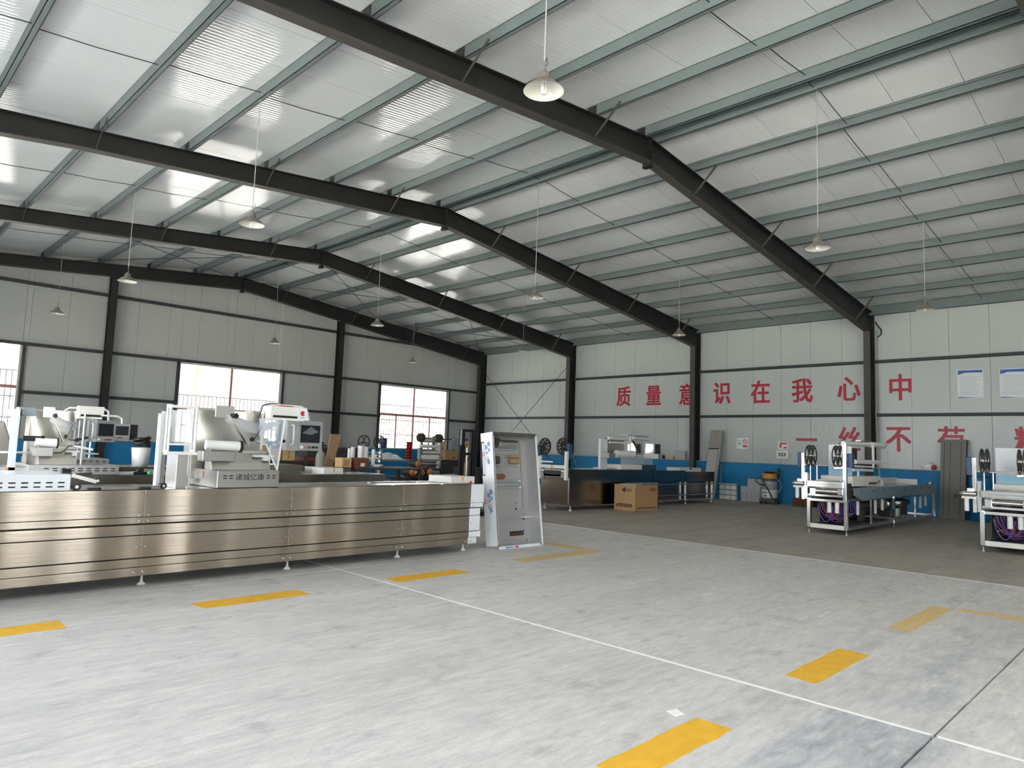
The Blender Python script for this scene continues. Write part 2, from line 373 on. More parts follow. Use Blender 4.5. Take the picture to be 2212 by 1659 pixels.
for a, b in ((XL, 6.6), (6.6, 15.3), (15.3, XR)):
    build('low_wall', B(a, b, YN-0.12, YN+0.06, 0, 1.33), 'blue_paint', wg)
    for z in (2.80, 4.30, 6.23):
        segs = [(a, b)]
        if z < 4:
            segs = []
            e = a
            for o in NORTH_OPEN:
                if o[0] > a and o[1] < b: segs.append((e, o[0])); e = o[1]
            segs.append((e, b))
        for s0, s1 in segs:
            if z > 6: s1 = min(s1, 21.8)
            if s1 > s0: build('girt', B(s0, s1, YN-0.12, YN-0.005, z-0.05, z+0.05), 'girt_paint', wg)
for xx in (4.36, 8.98, 12.97, 17.58, 21.57):
    build('window_stud', B(xx-0.045, xx+0.045, YN-0.1, YN-0.005, 1.33, 4.25), 'girt_paint', wg)
# windows of the far gable
barz = [3.47, 3.10, 3.34]
for i, (a, b, z0, z1) in enumerate(NORTH_OPEN):
    fr = MB(); t = 0.05
    fr.box(a, a+t, YN+0.02, YN+0.12, z0, z1).box(b-t, b, YN+0.02, YN+0.12, z0, z1).box(a, b, YN+0.02, YN+0.12, z0, z0+t).box(a, b, YN+0.02, YN+0.12, z1-t, z1)
    wv = structure('window_%d' % (i+1), fr, 'pale_frame')
    mx = (a+b)/2-0.02; zm = (2.95, 2.61, 2.90)[i]
    build('mullion', B(mx-0.04, mx+0.04, YN+0.03, YN+0.11, z0+t, z1-t), 'red_frame', wv)
    for p0, p1 in ((a+t, mx-0.04), (mx+0.04, b-t)):
        build('transom', B(p0, p1, YN+0.03, YN+0.11, zm-0.05, zm+0.05), 'red_frame', wv)
        q = (p0+p1)/2
        build('sash_stile', B(q-0.03, q+0.03, YN+0.04, YN+0.10, z0+t, zm-0.05), 'red_frame', wv)
        build('pane', B(p0, p1, YN+0.075, YN+0.08, zm+0.05, z1-t), 'window_glass', wv)
        for r0_, r1_ in ((p0, q-0.03), (q+0.03, p1)):
            build('pane', B(r0_, r1_, YN+0.075, YN+0.08, z0+t, zm-0.05), 'window_glass', wv)
    for zb in (barz[i], 2.66, 2.0):
        build('guard_rail', B(a, b, YN+0.205, YN+0.225, zb-0.022, zb+0.022), 'bar_steel', wv)
    nb = 26
    for k in range(1, nb):
        x = a+(b-a)*k/nb
        build('guard_bar', MB().cyl((x, YN+0.235, z0), (x, YN+0.235, barz[i]), 0.019, 6), 'bar_steel', wv)
# left wall and near gable: plain sheets with open doorways, seen in reflections only
lw = MB()
for a, b, z0, z1 in pierced(YS, YN, [o for o in LEFT_OPEN], None, []):
    if z1 is None: lw.box(XL-0.12, XL, a, b, z0, 6.5)
    elif z1 > z0: lw.box(XL-0.12, XL, a, b, z0, z1)
structure('wall_left', lw, 'left_sheet')
sw = MB()
for a, b, z0, z1 in pierced(XL, XR+0.1, SOUTH_OPEN, None, [RIDGE]):
    if z1 is None: sw.prism([(a, z0), (b, z0), (b, zceil(b)+0.05), (a, zceil(a)+0.05)], 'y', YS-0.12, YS)
    elif z1 > z0: sw.box(a, b, YS-0.12, YS, z0, z1)
structure('wall_front', sw, 'left_sheet')

# ------------------------------------------------------------------ roof: sheets, purlins, sag rods
def slope(x0, x1, dz, th, y0, y1):
    return MB().prism([(x0, zceil(x0)+dz), (x1, zceil(x1)+dz), (x1, zceil(x1)+dz+th), (x0, zceil(x0)+dz+th)], 'y', y0, y1)
ov = slope(XL-0.3, RIDGE, 0.08, 0.05, YS-0.3, 26.5); o2 = slope(RIDGE, XR+0.4, 0.08, 0.05, YS-0.3, 26.5)
ov.add(o2.v, o2.f)
ce = structure('ceiling', ov, 'outer_sheet')
pitch = 1.029
mesh_l = mesh_r = None
ylist = [0.45+pitch*k for k in range(0, 25)]
for sd in (0, 1):
    xa, xb = ((XL-0.1, RIDGE-0.01) if sd == 0 else (RIDGE+0.01, XR+0.1))
    build('roof_panel', slope(xa, xb, 0, 0.05, YS, ylist[0]-0.005), 'ceiling_sheet', ce)
    first = None
    for y in ylist:
        yw = min(pitch-0.008, 26.03-y)
        if yw < 0.1: continue
        if first is None or yw < pitch-0.02:
            first_o = build('roof_panel', slope(xa, xb, 0, 0.05, 0, yw), 'ceiling_sheet', ce); first_o.location.y = y
            if first is None: first = first_o
        else:
            c = first.copy(); COL.objects.link(c); c.location.y = y
PL = [10.72, 9.22, 7.68, 6.15, 4.56, 3.05, 1.5, -0.05, -1.6]; PR = [11.2, 12.55, 14.1, 15.7, 17.25, 18.8, 20.4, 22.0, 23.5]
for x in PL+PR:
    z0, z1 = ztop(x), zceil(x)-0.002; s = 1 if x < RIDGE else -1
    if x > 23.4: z0 = 6.19
    y0, y1 = YS, 25.98
    mb = MB().box(x, x+0.008*s, y0, y1, z0, z1).box(x, x+0.075*s, y0, y1, z0, z0+0.008).box(x, x+0.075*s, y0, y1, z1-0.008, z1).box(x+0.067*s, x+0.075*s, y0, y1, z0, z0+0.035).box(x+0.067*s, x+0.075*s, y0, y1, z1-0.035, z1)
    build('purlin', mb, 'purlin_paint', ce)
FY = [1.287, 7.462, 13.637, 19.812, 25.65]
for k in range(5):
    ym = FY[k]-3.0875 if k else FY[0]-3.0
    for lst in (PL, PR):
        for a, b in zip(lst[:-1], lst[1:]):
            j = 0.05 if lst.index(a) % 2 else -0.05
            build('sag_rod', MB().tube([(a, ym+j, zceil(a)-0.10), ((a+b)/2, ym+j, (zceil(a)+zceil(b))/2-0.115), (b, ym+j, zceil(b)-0.10)], 0.008, 5), 'rod_steel', ce)
    build('sag_rod', MB().cyl((PL[0], ym, zceil(RIDGE)-0.12), (PR[0], ym, zceil(RIDGE)-0.12), 0.008, 5), 'rod_steel', ce)
# ------------------------------------------------------------------ portal frames
names = ['portal frame nearest the camera, only its ridge corner showing at upper right',
 'largest dark portal frame, crossing from upper left to the column between two slogan characters',
 'second dark portal frame, its column hiding part of the third slogan character',
 'third dark steel portal frame, its right column beside the wall bracing cross',
 'farthest dark steel portal frame standing against the far gable wall']
KNX = 23.21
def frame(k):
    y = FY[k]; t = thing('portal_frame', names[k], 'steel frame', (RIDGE, y, 0), group='steel portal frames of the hall')
    lo_r = lambda x: 7.20-0.1257*(x-RIDGE)
    lo_l = lambda x: 7.20-0.084*(RIDGE-x) if x > 2.8 else 6.515-0.13*(2.8-x)
    fw = 0.2
    for nm, xs, lo in (('right', [RIDGE, 17.1, KNX], lo_r), ('left', [RIDGE, 2.8, -1.3], lo_l)):
        web = MB(); tf = MB(); bf = MB()
        xe = 23.62 if nm == 'right' else -1.72
        web.prism([(xs[0], lo(xs[0])), (xs[1], lo(xs[1])), (xs[2], lo(xs[2])), (xe, lo(xs[2])), (xe, ztop(xe)), (xs[0], ztop(xs[0]))], 'y', y-0.005, y+0.005)
        for p, q in zip(xs[:-1], xs[1:]):
            bf.prism([(p, lo(p)), (q, lo(q)), (q, lo(q)+0.014), (p, lo(p)+0.014)], 'y', y-fw/2, y+fw/2)
        tf.prism([(xs[0], ztop(xs[0])-0.014), (xe, ztop(xe)-0.014), (xe, ztop(xe)), (xs[0], ztop(xs[0]))], 'y', y-fw/2, y+fw/2)
        build('rafter_web', web, 'frame_paint', t); build('lower_flange', bf, 'frame_paint_worn', t); build('upper_flange', tf, 'frame_paint', t)
        xi = xs[2]; zt_ = lo(xs[2])
        build('column_web', B(min(xi, xe), max(xi, xe), y-0.005, y+0.005, 0, zt_), 'frame_paint', t)
        build('column_flange', B(xi-0.007, xi+0.007, y-fw/2, y+fw/2, 0.02, zt_), 'frame_paint_worn', t)
        build('column_flange', B(xe-0.007, xe+0.007, y-fw/2, y+fw/2, 0.02, ztop(xe)), 'frame_paint', t)
        build('base_plate', B(min(xi, xe)-0.06, max(xi, xe)+0.02, y-0.14, y+0.14, 0.0, 0.022), 'frame_paint', t)
    build('ridge_plate', MB().box(RIDGE-0.02, RIDGE+0.02, y-0.1, y+0.1, 7.10, 7.66).box(RIDGE-0.06, RIDGE+0.06, y-0.08, y+0.08, 7.10, 7.14), 'frame_paint', t)
    if k == 4:
        for x in (6.62, 15.27):
            zt_ = (lo_l if x < RIDGE else lo_r)(x)
            build('gable_post', MB().box(x-0.1, x+0.1, y-0.15, y-0.136, 0.02, zt_).box(x-0.005, x+0.005, y-0.14, y+0.14, 0.02, zt_).box(x-0.1, x+0.1, y+0.136, y+0.15, 0.02, zt_), 'frame_paint', t)
            build('base_plate', B(x-0.14, x+0.14, y-0.2, y+0.2, 0, 0.022), 'frame_paint', t)
    for x in PL+PR:
        s = 1 if x < RIDGE else -1
        if x in (23.5, -1.6): continue
        build('purlin_cleat', B(x-0.012*s, x-0.002*s, y-0.09, y+0.09, ztop(x), ztop(x)+0.17), 'frame_paint', t)
    for x in (3.05, 6.15, 9.22, 12.55, 15.7, 18.8, 22.0):
        lo = lo_l if x < RIDGE else lo_r
        s = 1 if x < RIDGE else -1
        build('flange_brace', MB().bar((x-0.02*s, y-0.09, lo(x)+0.03), (x-0.02*s, y-0.62, ztop(x)+0.06), 0.05, 0.006, (1, 0, 0)), 'frame_paint_worn', t)
for k in range(5): frame(k)
# bracing rods of the last bay, under the roof and on the right wall
def rod(lab, p, q, r=0.011):
    tag(build('bracing_rod', MB().cyl(p, q, r, 6), 'rod_steel'), lab, 'rod', 'bracing rods of the last bay')
rod('wall bracing rod falling away from the far corner on the right wall', (23.44, 25.6, 5.40), (23.44, 19.85, 0.14))
rod('wall bracing rod rising towards the far corner on the right wall', (23.42, 19.85, 5.44), (23.42, 25.6, 0.42))
br = [(RIDGE, 17.2, 'right slope beside the ridge'), (17.2, 23.2, 'right slope beside the eaves'), (4.6, RIDGE, 'left slope beside the ridge')]
for a, b, tx in br:
    rod('roof bracing rod on the %s, running outwards to the far gable' % tx, (a, 19.9, ztop(a)-0.16), (b, 25.55, ztop(b)-0.16))
    rod('roof bracing rod on the %s, running inwards to the far gable' % tx, (b, 19.9, ztop(b)-0.13), (a, 25.55, ztop(a)-0.13))
# ------------------------------------------------------------------ outside the far windows
t = thing('pale_building', 'pale rendered building with a yellow pillar outside the far windows', 'building', (10, 41, 0))
build('wall', B(-8, 34, 41, 41.4, 0, 5.6), 'pale_render', t); build('roof_edge', B(-8.4, 34.4, 40.5, 41.5, 5.6, 5.9), 'pale_render', t)
build('pillar', B(15.2, 15.9, 40.7, 41, 0, 5.6), 'yellow_render', t)
structure('ground', B(-60, 70, -60, 90, -0.6, -0.31), 'yard_concrete')
# ------------------------------------------------------------------ slogans, posters, signs on the right wall
def wall_text(ch, y, z, wd, ht, m, parent, bold=0.024):
    text(ch, m, parent, (XR, y, z), (0, -1, 0), (0, 0, 1), wd, ht, bold, 0.006, name='character')
t = thing('wall_slogan', 'upper red slogan of eight Chinese characters painted across the right wall', 'slogan', (XR, 12, 3.88))
for ch, y in zip('质量意识在我心中', (17.11, 15.64, 14.13, 12.66, 11.18, 9.69, 8.17, 6.645)): wall_text(ch, y, 3.885, 0.735, 0.87, 'slogan_red', t)
t = thing('wall_slogan', 'lower faded red slogan, partly hidden by machines and a grey door leaf', 'slogan', (XR, 7, 2.26))
for ch, y in zip('一丝不苟精益求精', (9.55, 8.18, 6.72, 5.32, 3.42, 2.0, 0.6, -0.8)): wall_text(ch, y, 2.21 if ch == '一' else 2.265, 0.74, 0.86, 'slogan_red_faded', t)
mat('paper', (0.78, 0.84, 0.85), 0.6); mat('print_blue', (0.03, 0.11, 0.40), 0.5); mat('print_grey', (0.35, 0.38, 0.42), 0.6); mat('print_red', (0.6, 0.05, 0.05), 0.5)
mat('print_green', (0.38, 0.44, 0.30), 0.6); mat('print_lightblue', (0.20, 0.34, 0.56), 0.6)
def poster(y0, y1, z0, z1, lab):
    t = thing('notice_board', lab, 'poster', (XR, (y0+y1)/2, z0), group='notice boards on the right wall')
    build('sheet', B(XR-0.014, XR-0.002, y0, y1, z0, z1), 'paper', t)
    build('header', MB().prism([(y0+0.02, z1-0.10), (y0+0.02, z1-0.02), (y1-0.02, z1-0.02), (y1-0.02, z1-0.15), (y1-0.2, z1-0.09)], 'x', XR-0.017, XR-0.0135), 'print_blue', t)
    ln = MB()
    for k in range(11):
        z = z1-0.2-k*0.052; e = random.uniform(0.05, 0.22)
        ln.box(XR-0.016, XR-0.0135, y0+e, y1-0.07, z-0.008, z)
    build('text_lines', ln, 'print_grey', t)
    build('footer', MB().prism([(y0+0.02, z0+0.02), (y1-0.02, z0+0.02), (y1-0.02, z0+0.05), (y0+0.3, z0+0.03)], 'x', XR-0.016, XR-0.0135), 'print_blue', t)
poster(4.47, 5.12, 3.484, 4.333, 'white notice board with blue header, next to the last slogan character')
poster(3.43, 4.083, 3.46, 4.305, 'white notice board with blue header, cut by the right picture edge')
# ------------------------------------------------------------------ machine materials
def steel(name, color, rough, wav=0.05, wscale=1.5, var=0.05, aniso=(1, 1, 1)):
    m = mat(name, color, rough, 1.0, var=var, vscale=3.0, bump=wav, bscale=wscale, stretch=aniso); return m
def brushed(name, color, rough):
    """sheet with fine horizontal brushing and slow oil-canning along its length"""
    m = steel(name, color, rough, 0.10, 1.0, 0.04, (0.3, 1, 700)); nt = m.node_tree; n = nt.nodes; l = nt.links; p = n['Principled BSDF']
    t = n.new('ShaderNodeTexCoord'); mp = n.new('ShaderNodeMapping'); mp.inputs['Scale'].default_value = (0.9, 0.0, 0.12); l.new(t.outputs['Object'], mp.inputs[0])
    a = n.new('ShaderNodeTexNoise'); a.inputs['Scale'].default_value = 1.4; a.inputs['Detail'].default_value = 1.0; l.new(mp.outputs[0], a.inputs['Vector'])
    b = n.new('ShaderNodeBump'); b.inputs['Strength'].default_value = 1.0; b.inputs['Distance'].default_value = 0.22; l.new(a.outputs['Fac'], b.inputs['Height'])
    old = p.inputs['Normal'].links[0].from_node; l.new(b.outputs[0], old.inputs['Normal']); return m
brushed('steel_panel', (0.46, 0.405, 0.335), 0.22)
steel('steel_cover', (0.47, 0.47, 0.46), 0.32, 0.03, 3.0)
steel('steel_dark', (0.30, 0.285, 0.26), 0.2, 0.04, 2.0)
steel('steel_bright', (0.78, 0.77, 0.75), 0.22, 0.05, 3.0)
steel('steel_wavy', (0.62, 0.60, 0.55), 0.36, 0.45, 3.0)
mat('sheet_matt', (0.46, 0.46, 0.455), 0.5, 0.55, var=0.06, vscale=3)
steel('steel_polish', (0.86, 0.86, 0.84), 0.14, 0.03, 4.0)
steel('steel_box', (0.60, 0.605, 0.605), 0.34, 0.03, 3.0)
mat('groove', (0.02, 0.018, 0.016), 0.6)
mat('white_film', (0.80, 0.83, 0.87), 0.3, bump=0.15, bscale=6, coat=0.3)
mat('blue_film', (0.36, 0.62, 0.80), 0.3, bump=0.15, bscale=6)
mat('grey_film', (0.26, 0.31, 0.33), 0.28, var=0.12, vscale=3, bump=0.2, bscale=5)
mat('cream_cover', (0.80, 0.79, 0.72), 0.35)
mat('white_plastic', (0.82, 0.82, 0.80), 0.3)
mat('black_plastic', (0.012, 0.012, 0.014), 0.35)
mat('dark_rubber', (0.02, 0.02, 0.02), 0.7)
mat('screen_glass', (0.015, 0.018, 0.022), 0.06)
mat('screen_glare', (0.16, 0.17, 0.18), 0.2)
mat('monitor_grey', (0.32, 0.325, 0.325), 0.4)
mat('red_plastic', (0.50, 0.03, 0.03), 0.35)
mat('orange_mark', (0.85, 0.35, 0.03), 0.5)
mat('blue_motor', (0.03, 0.07, 0.17), 0.4)
mat('green_plastic', (0.05, 0.55, 0.28), 0.3)
mat('cardboard', (0.44, 0.265, 0.12), 0.8, var=0.12, vscale=5)
mat('cardboard_pale', (0.62, 0.42, 0.20), 0.8, var=0.1, vscale=5)
mat('carton_brown', (0.17, 0.06, 0.03), 0.7, var=0.15)
mat('plywood', (0.36, 0.23, 0.12), 0.7, var=0.2, vscale=4, stretch=(1, 1, 6))
mat('grey_board', (0.30, 0.28, 0.25), 0.7, var=0.15, vscale=3)
mat('light_board', (0.42, 0.42, 0.41), 0.6, var=0.1)
mat('door_grey', (0.20, 0.19, 0.17), 0.45, var=0.18, vscale=2.5)
mat('white_crate', (0.80, 0.81, 0.81), 0.5)
mat('grey_crate', (0.46, 0.47, 0.48), 0.6, var=0.1)
mat('lamp_shade', (0.17, 0.155, 0.13), 0.4, var=0.1, vscale=8)
mat('lamp_inside', (0.80, 0.78, 0.70), 0.3)
mat('lamp_bulb', (0.90, 0.90, 0.88), 0.15)
mat('vac_yellow', (0.60, 0.28, 0.04), 0.5); mat('vac_tank', (0.50, 0.51, 0.53), 0.3, 0.3); mat('hose_grey', (0.10, 0.10, 0.10), 0.5)
mat('hose_purple', (0.16, 0.05, 0.22), 0.3); mat('hose_blue', (0.06, 0.13, 0.45), 0.3); mat('hose_red', (0.45, 0.06, 0.12), 0.3)
mat('copper_orange', (0.50, 0.17, 0.06), 0.5); mat('cast_dark', (0.05, 0.045, 0.04), 0.6)
clear('clear_film', (0.86, 0.88, 0.88), 0.42, 0.25); clear('milky_film', (0.80, 0.82, 0.84), 0.62, 0.3); clear('acrylic', (0.80, 0.90, 0.98), 0.20, 0.08)

# ------------------------------------------------------------------ pendant lamps
def lamp(x, y, label):
    z = 4.97; zt = ztop(x)+0.02
    t = thing('pendant_lamp', label, 'lamp', (x, y, z), group='bell pendant lamps of the hall')
    build('shade', MB().lathe((0, 0, 0), [(0.195, 0.0), (0.190, 0.008), (0.160, 0.040), (0.115, 0.078), (0.082, 0.102), (0.064, 0.114), (0.061, 0.165), (0.052, 0.178), (0.018, 0.187)], 28), 'lamp_shade', t, world=False)
    build('reflector', MB().lathe((0, 0, 0), [(0.193, 0.002), (0.182, 0.010), (0.152, 0.038), (0.108, 0.074), (0.075, 0.098), (0.055, 0.108), (0.002, 0.108)], 28), 'lamp_inside', t, world=False)
    b = MB(); b.cyl((0, 0, 0.12), (0, 0, 0.085), 0.03, 12)
    for k in range(4):
        a = math.pi/2*k+0.4
        b.tube([(0.018*math.cos(a), 0.018*math.sin(a), 0.09), (0.018*math.cos(a), 0.018*math.sin(a), -0.022)], 0.010, 8)
    b.cyl((0, 0, -0.018), (0, 0, -0.03), 0.028, 12)
    build('bulb', b, 'lamp_bulb', t, world=False)
    build('socket_cap', MB().cyl((0, 0, 0.18), (0, 0, 0.215), 0.022, 10).tube([(0.0, 0, 0.215), (0.012, 0, 0.25), (-0.005, 0, 0.29), (0, 0, 0.32)], 0.006, 6), 'lamp_shade', t, world=False)
    build('wire_loop', MB().tube([(0.0, 0.0, 0.27), (0.035, 0.0, 0.27), (0.05, 0.01, 0.31), (0.03, 0.0, 0.35), (0.022, 0, 0.31)], 0.003, 5), 'rod_steel', t, world=False)
    build('stem', MB().cyl((0, 0, 0.31), (0, 0, zt-z), 0.0065, 8), 'light_board', t, world=False)
    return t
rows = [('left', 4.585), ('ridge', 11.165), ('right', 17.215)]
ordn = ['nearest the camera', 'second from the camera', 'third from the camera', 'farthest, by the far gable']
for nm, x in rows:
    for k, y in enumerate((4.31, 10.56, 16.78, 23.15)):
        lamp(x, y, 'bell pendant lamp, %s of the four under the %s' % (ordn[k], 'roof ridge' if nm == 'ridge' else nm+' roof slope'))

# ------------------------------------------------------------------ thermoforming machines: shared pieces
def foot(t, x, y, zt=0.14, m='white_plastic'):
    build('foot', MB().lathe((x, y, 0), [(0.002, 0.0), (0.042, 0.0), (0.044, 0.012), (0.02, 0.028), (0.016, 0.04), (0.012, 0.05), (0.012, zt), (0.002, zt)], 14), m, t)
def machine_body(t, x0, x1, yf, depth, joints, feet, rows=None, msteel='steel_panel', film=False):
    yb = yf+depth
    rows = rows or [(0.742, 1.02, 0.0), (0.672, 0.736, 0.004), (0.552, 0.655, 0.02), (0.318, 0.543, 0.02), (0.222, 0.306, 0.02), (0.125, 0.214, 0.035)]
    build('frame_core', B(x0+0.03, x1-0.10, yf+0.06, yb-0.03, 0.16, 1.0), 'groove', t)
    xs = [x0]+[j for j in joints if x0 < j < x1]+[x1]
    for r, (z0, z1, d) in enumerate(rows):
        for a, b in zip(xs[:-1], xs[1:]):
            e = 0.0 if b != x1 else (0.0, 0.01, 0.05, 0.05, 0.03, 0.09)[r % 6]
            build('side_panel', B(a+0.001, b-0.001-e, yf+d, yf+d+0.05, z0, z1), msteel if not (film and b == x1) else 'white_film', t, bevel=0.002)
            build('side_panel', B(a+0.001, b-0.001-e, yb-d-0.05, yb-d, z0, z1), msteel, t)
    build('end_panel', B(x1-0.12, x1-0.06, yf+0.05, yb-0.05, 0.16, 1.0), msteel, t)
    build('end_panel', B(x0+0.0, x0+0.03, yf+0.05, yb-0.05, 0.16, 1.0), msteel, t)
    build('top_plate', B(x0, x1, yf+0.001, yb-0.001, 1.0, 1.02), 'steel_bright', t)
    for j in joints:
        if x0 < j < x1:
            for z in (0.755, 0.70, 0.43, 0.165) :
                build('screw', MB().cyl((j-0.045, yf+0.036, z), (j-0.045, yf-0.004+(0.02 if z < 0.5 else 0), z), 0.009, 8).cyl((j+0.045, yf+0.036, z), (j+0.045, yf-0.004+(0.02 if z < 0.5 else 0), z), 0.009, 8), 'steel_bright', t)
    for x in feet:
        foot(t, x, yf+0.22, 0.2); foot(t, x, yb-0.22, 0.2)
def slot_cover(t, x0, x1, y0, y1, z0, z1, slots=(), m='steel_box', name='cover', mark=None):
    c = build(name, B(x0, x1, y0, y1, z0, z1), m, t, bevel=0.008)
    if slots:
        for z in slots:
            sb = MB(); n = max(2, int((x1-x0-0.1)/0.1))
            for k in range(n):
                xx = x1-0.08-k*0.1
                if xx > x0+0.06: sb.box(xx-0.028, xx+0.028, y0-0.0015, y0+0.001, z-0.007, z+0.007)
            build('vent_slot', sb, 'groove', c)['kind'] = 'stuff'
    return c
def v_mark(parent, o, xa, ua, s=0.05):
    """small orange V badge, flat on a cover face"""
    o, xa, ua = Vector(o), Vector(xa), Vector(ua); na = xa.cross(ua)
    P = [(-1, 1), (-0.45, 1), (0, -0.2), (0.45, 1), (1, 1), (0.75, -0.4), (0, -1.5), (-0.75, -0.4)]
    mb = MB(); n = len(P); vs = [o+xa*(p[0]*s*0.55)+ua*(p[1]*s)+na*d for d in (0.0005, 0.003) for p in P]
    fs = [(i, (i+1) % n, n+(i+1) % n, n+i) for i in range(n)]
    for q in ((0, 1, 2, 7), (2, 6, 7), (2, 3, 4, 5), (2, 5, 6)): fs += [tuple(i+n for i in q), q[::-1]]
    mb.add(vs, fs); build('badge', mb, 'orange_mark', parent)
def monitor(t, xa, xb, za, zb, y, glare=True, side=True):
    wd = xb-xa; ht = zb-za
    xs = xa+(wd*0.24 if side else 0.0)
    h = build('control_panel', B(xs, xb, y, y+0.16, za, zb), 'monitor_grey', t, bevel=0.008)
    if side:
        h2 = build('panel_side', MB().prism([(xa, y+0.10), (xs-0.002, y), (xs-0.002, y+0.16), (xa, y+0.22)], 'z', za, zb), 'monitor_grey', t)
        build('grip', MB().tube([(xa+wd*0.1, y+0.06, zb-ht*0.16), (xa+wd*0.08, y-0.01, zb-ht*0.19), (xa+wd*0.08, y-0.01, za+ht*0.22), (xa+wd*0.1, y+0.06, za+ht*0.18)], 0.014, 8), 'white_plastic', h2)
    sc = build('screen', B(xs+wd*0.06, xb-wd*0.09, y-0.004, y+0.002, za+ht*0.27, zb-ht*0.15), 'black_plastic', h)
    x0, x1, z0, z1 = xs+wd*0.08, xb-wd*0.11, za+ht*0.29, zb-ht*0.17
    build('glass', B(x0, x1, y-0.006, y-0.003, z0, z1), 'screen_glass', h)
    if glare:   # painted glare: pale triangular patch standing in for a reflection on the glass
        build('glare_patch', MB().prism([(x0+0.01, z0+0.12), ((x0+x1)/2, z1-0.01), (x1-0.01, z0+0.14), ((x0+x1)/2, z0+0.10)], 'y', y-0.008, y-0.0065), 'screen_glare', h)
    zc = za+ht*0.12
    build('gauge', MB().cyl((xs+wd*0.10, y+0.002, zc), (xs+wd*0.10, y-0.012, zc), wd*0.055, 16), 'white_plastic', h)
    build('button', MB().cyl((xs+wd*0.22, y, zc), (xs+wd*0.22, y-0.01, zc), wd*0.028, 10), 'monitor_grey', h)
    build('stop_button', MB().cyl((xs+wd*0.34, y, zc), (xs+wd*0.34, y-0.03, zc), wd*0.034, 12), 'red_plastic', h)
    for f in (0.46, 0.57): build('knob', MB().cyl((xs+wd*f, y, zc), (xs+wd*f, y-0.03, zc), wd*0.03, 10), 'black_plastic', h)
    return h
def arm(t, pts, r=0.022): build('monitor_arm', MB().tube(pts, r, 12), 'white_plastic', t)
def knob(t, p, r=0.035, m='black_plastic'):
    x, y, z = p; b = MB().cyl((x, y, z), (x, y+0.05, z), 0.012, 8)
    for k in range(5):
        a = 2*math.pi*k/5; b.cyl((x+r*0.55*math.cos(a), y-0.012, z+r*0.55*math.sin(a)), (x+r*0.55*math.cos(a), y+0.012, z+r*0.55*math.sin(a)), r*0.45, 8)
    b.cyl((x, y-0.014, z), (x, y+0.014, z), r*0.7, 10); build('knob', b, m, t)
def roll(t, p, q, r, rim='black_plastic', m='white_plastic', name='film_roller'):
    o = build(name, MB().cyl(p, q, r, 20), m, t)
    p, q = Vector(p), Vector(q); d = (q-p).normalized()
    build('end_ring', MB().cyl(q, q+d*0.03, r*1.25, 20), rim, o)
    build('end_cap', MB().cyl(q+d*0.03, q+d*0.036, r*0.95, 20), m, o)
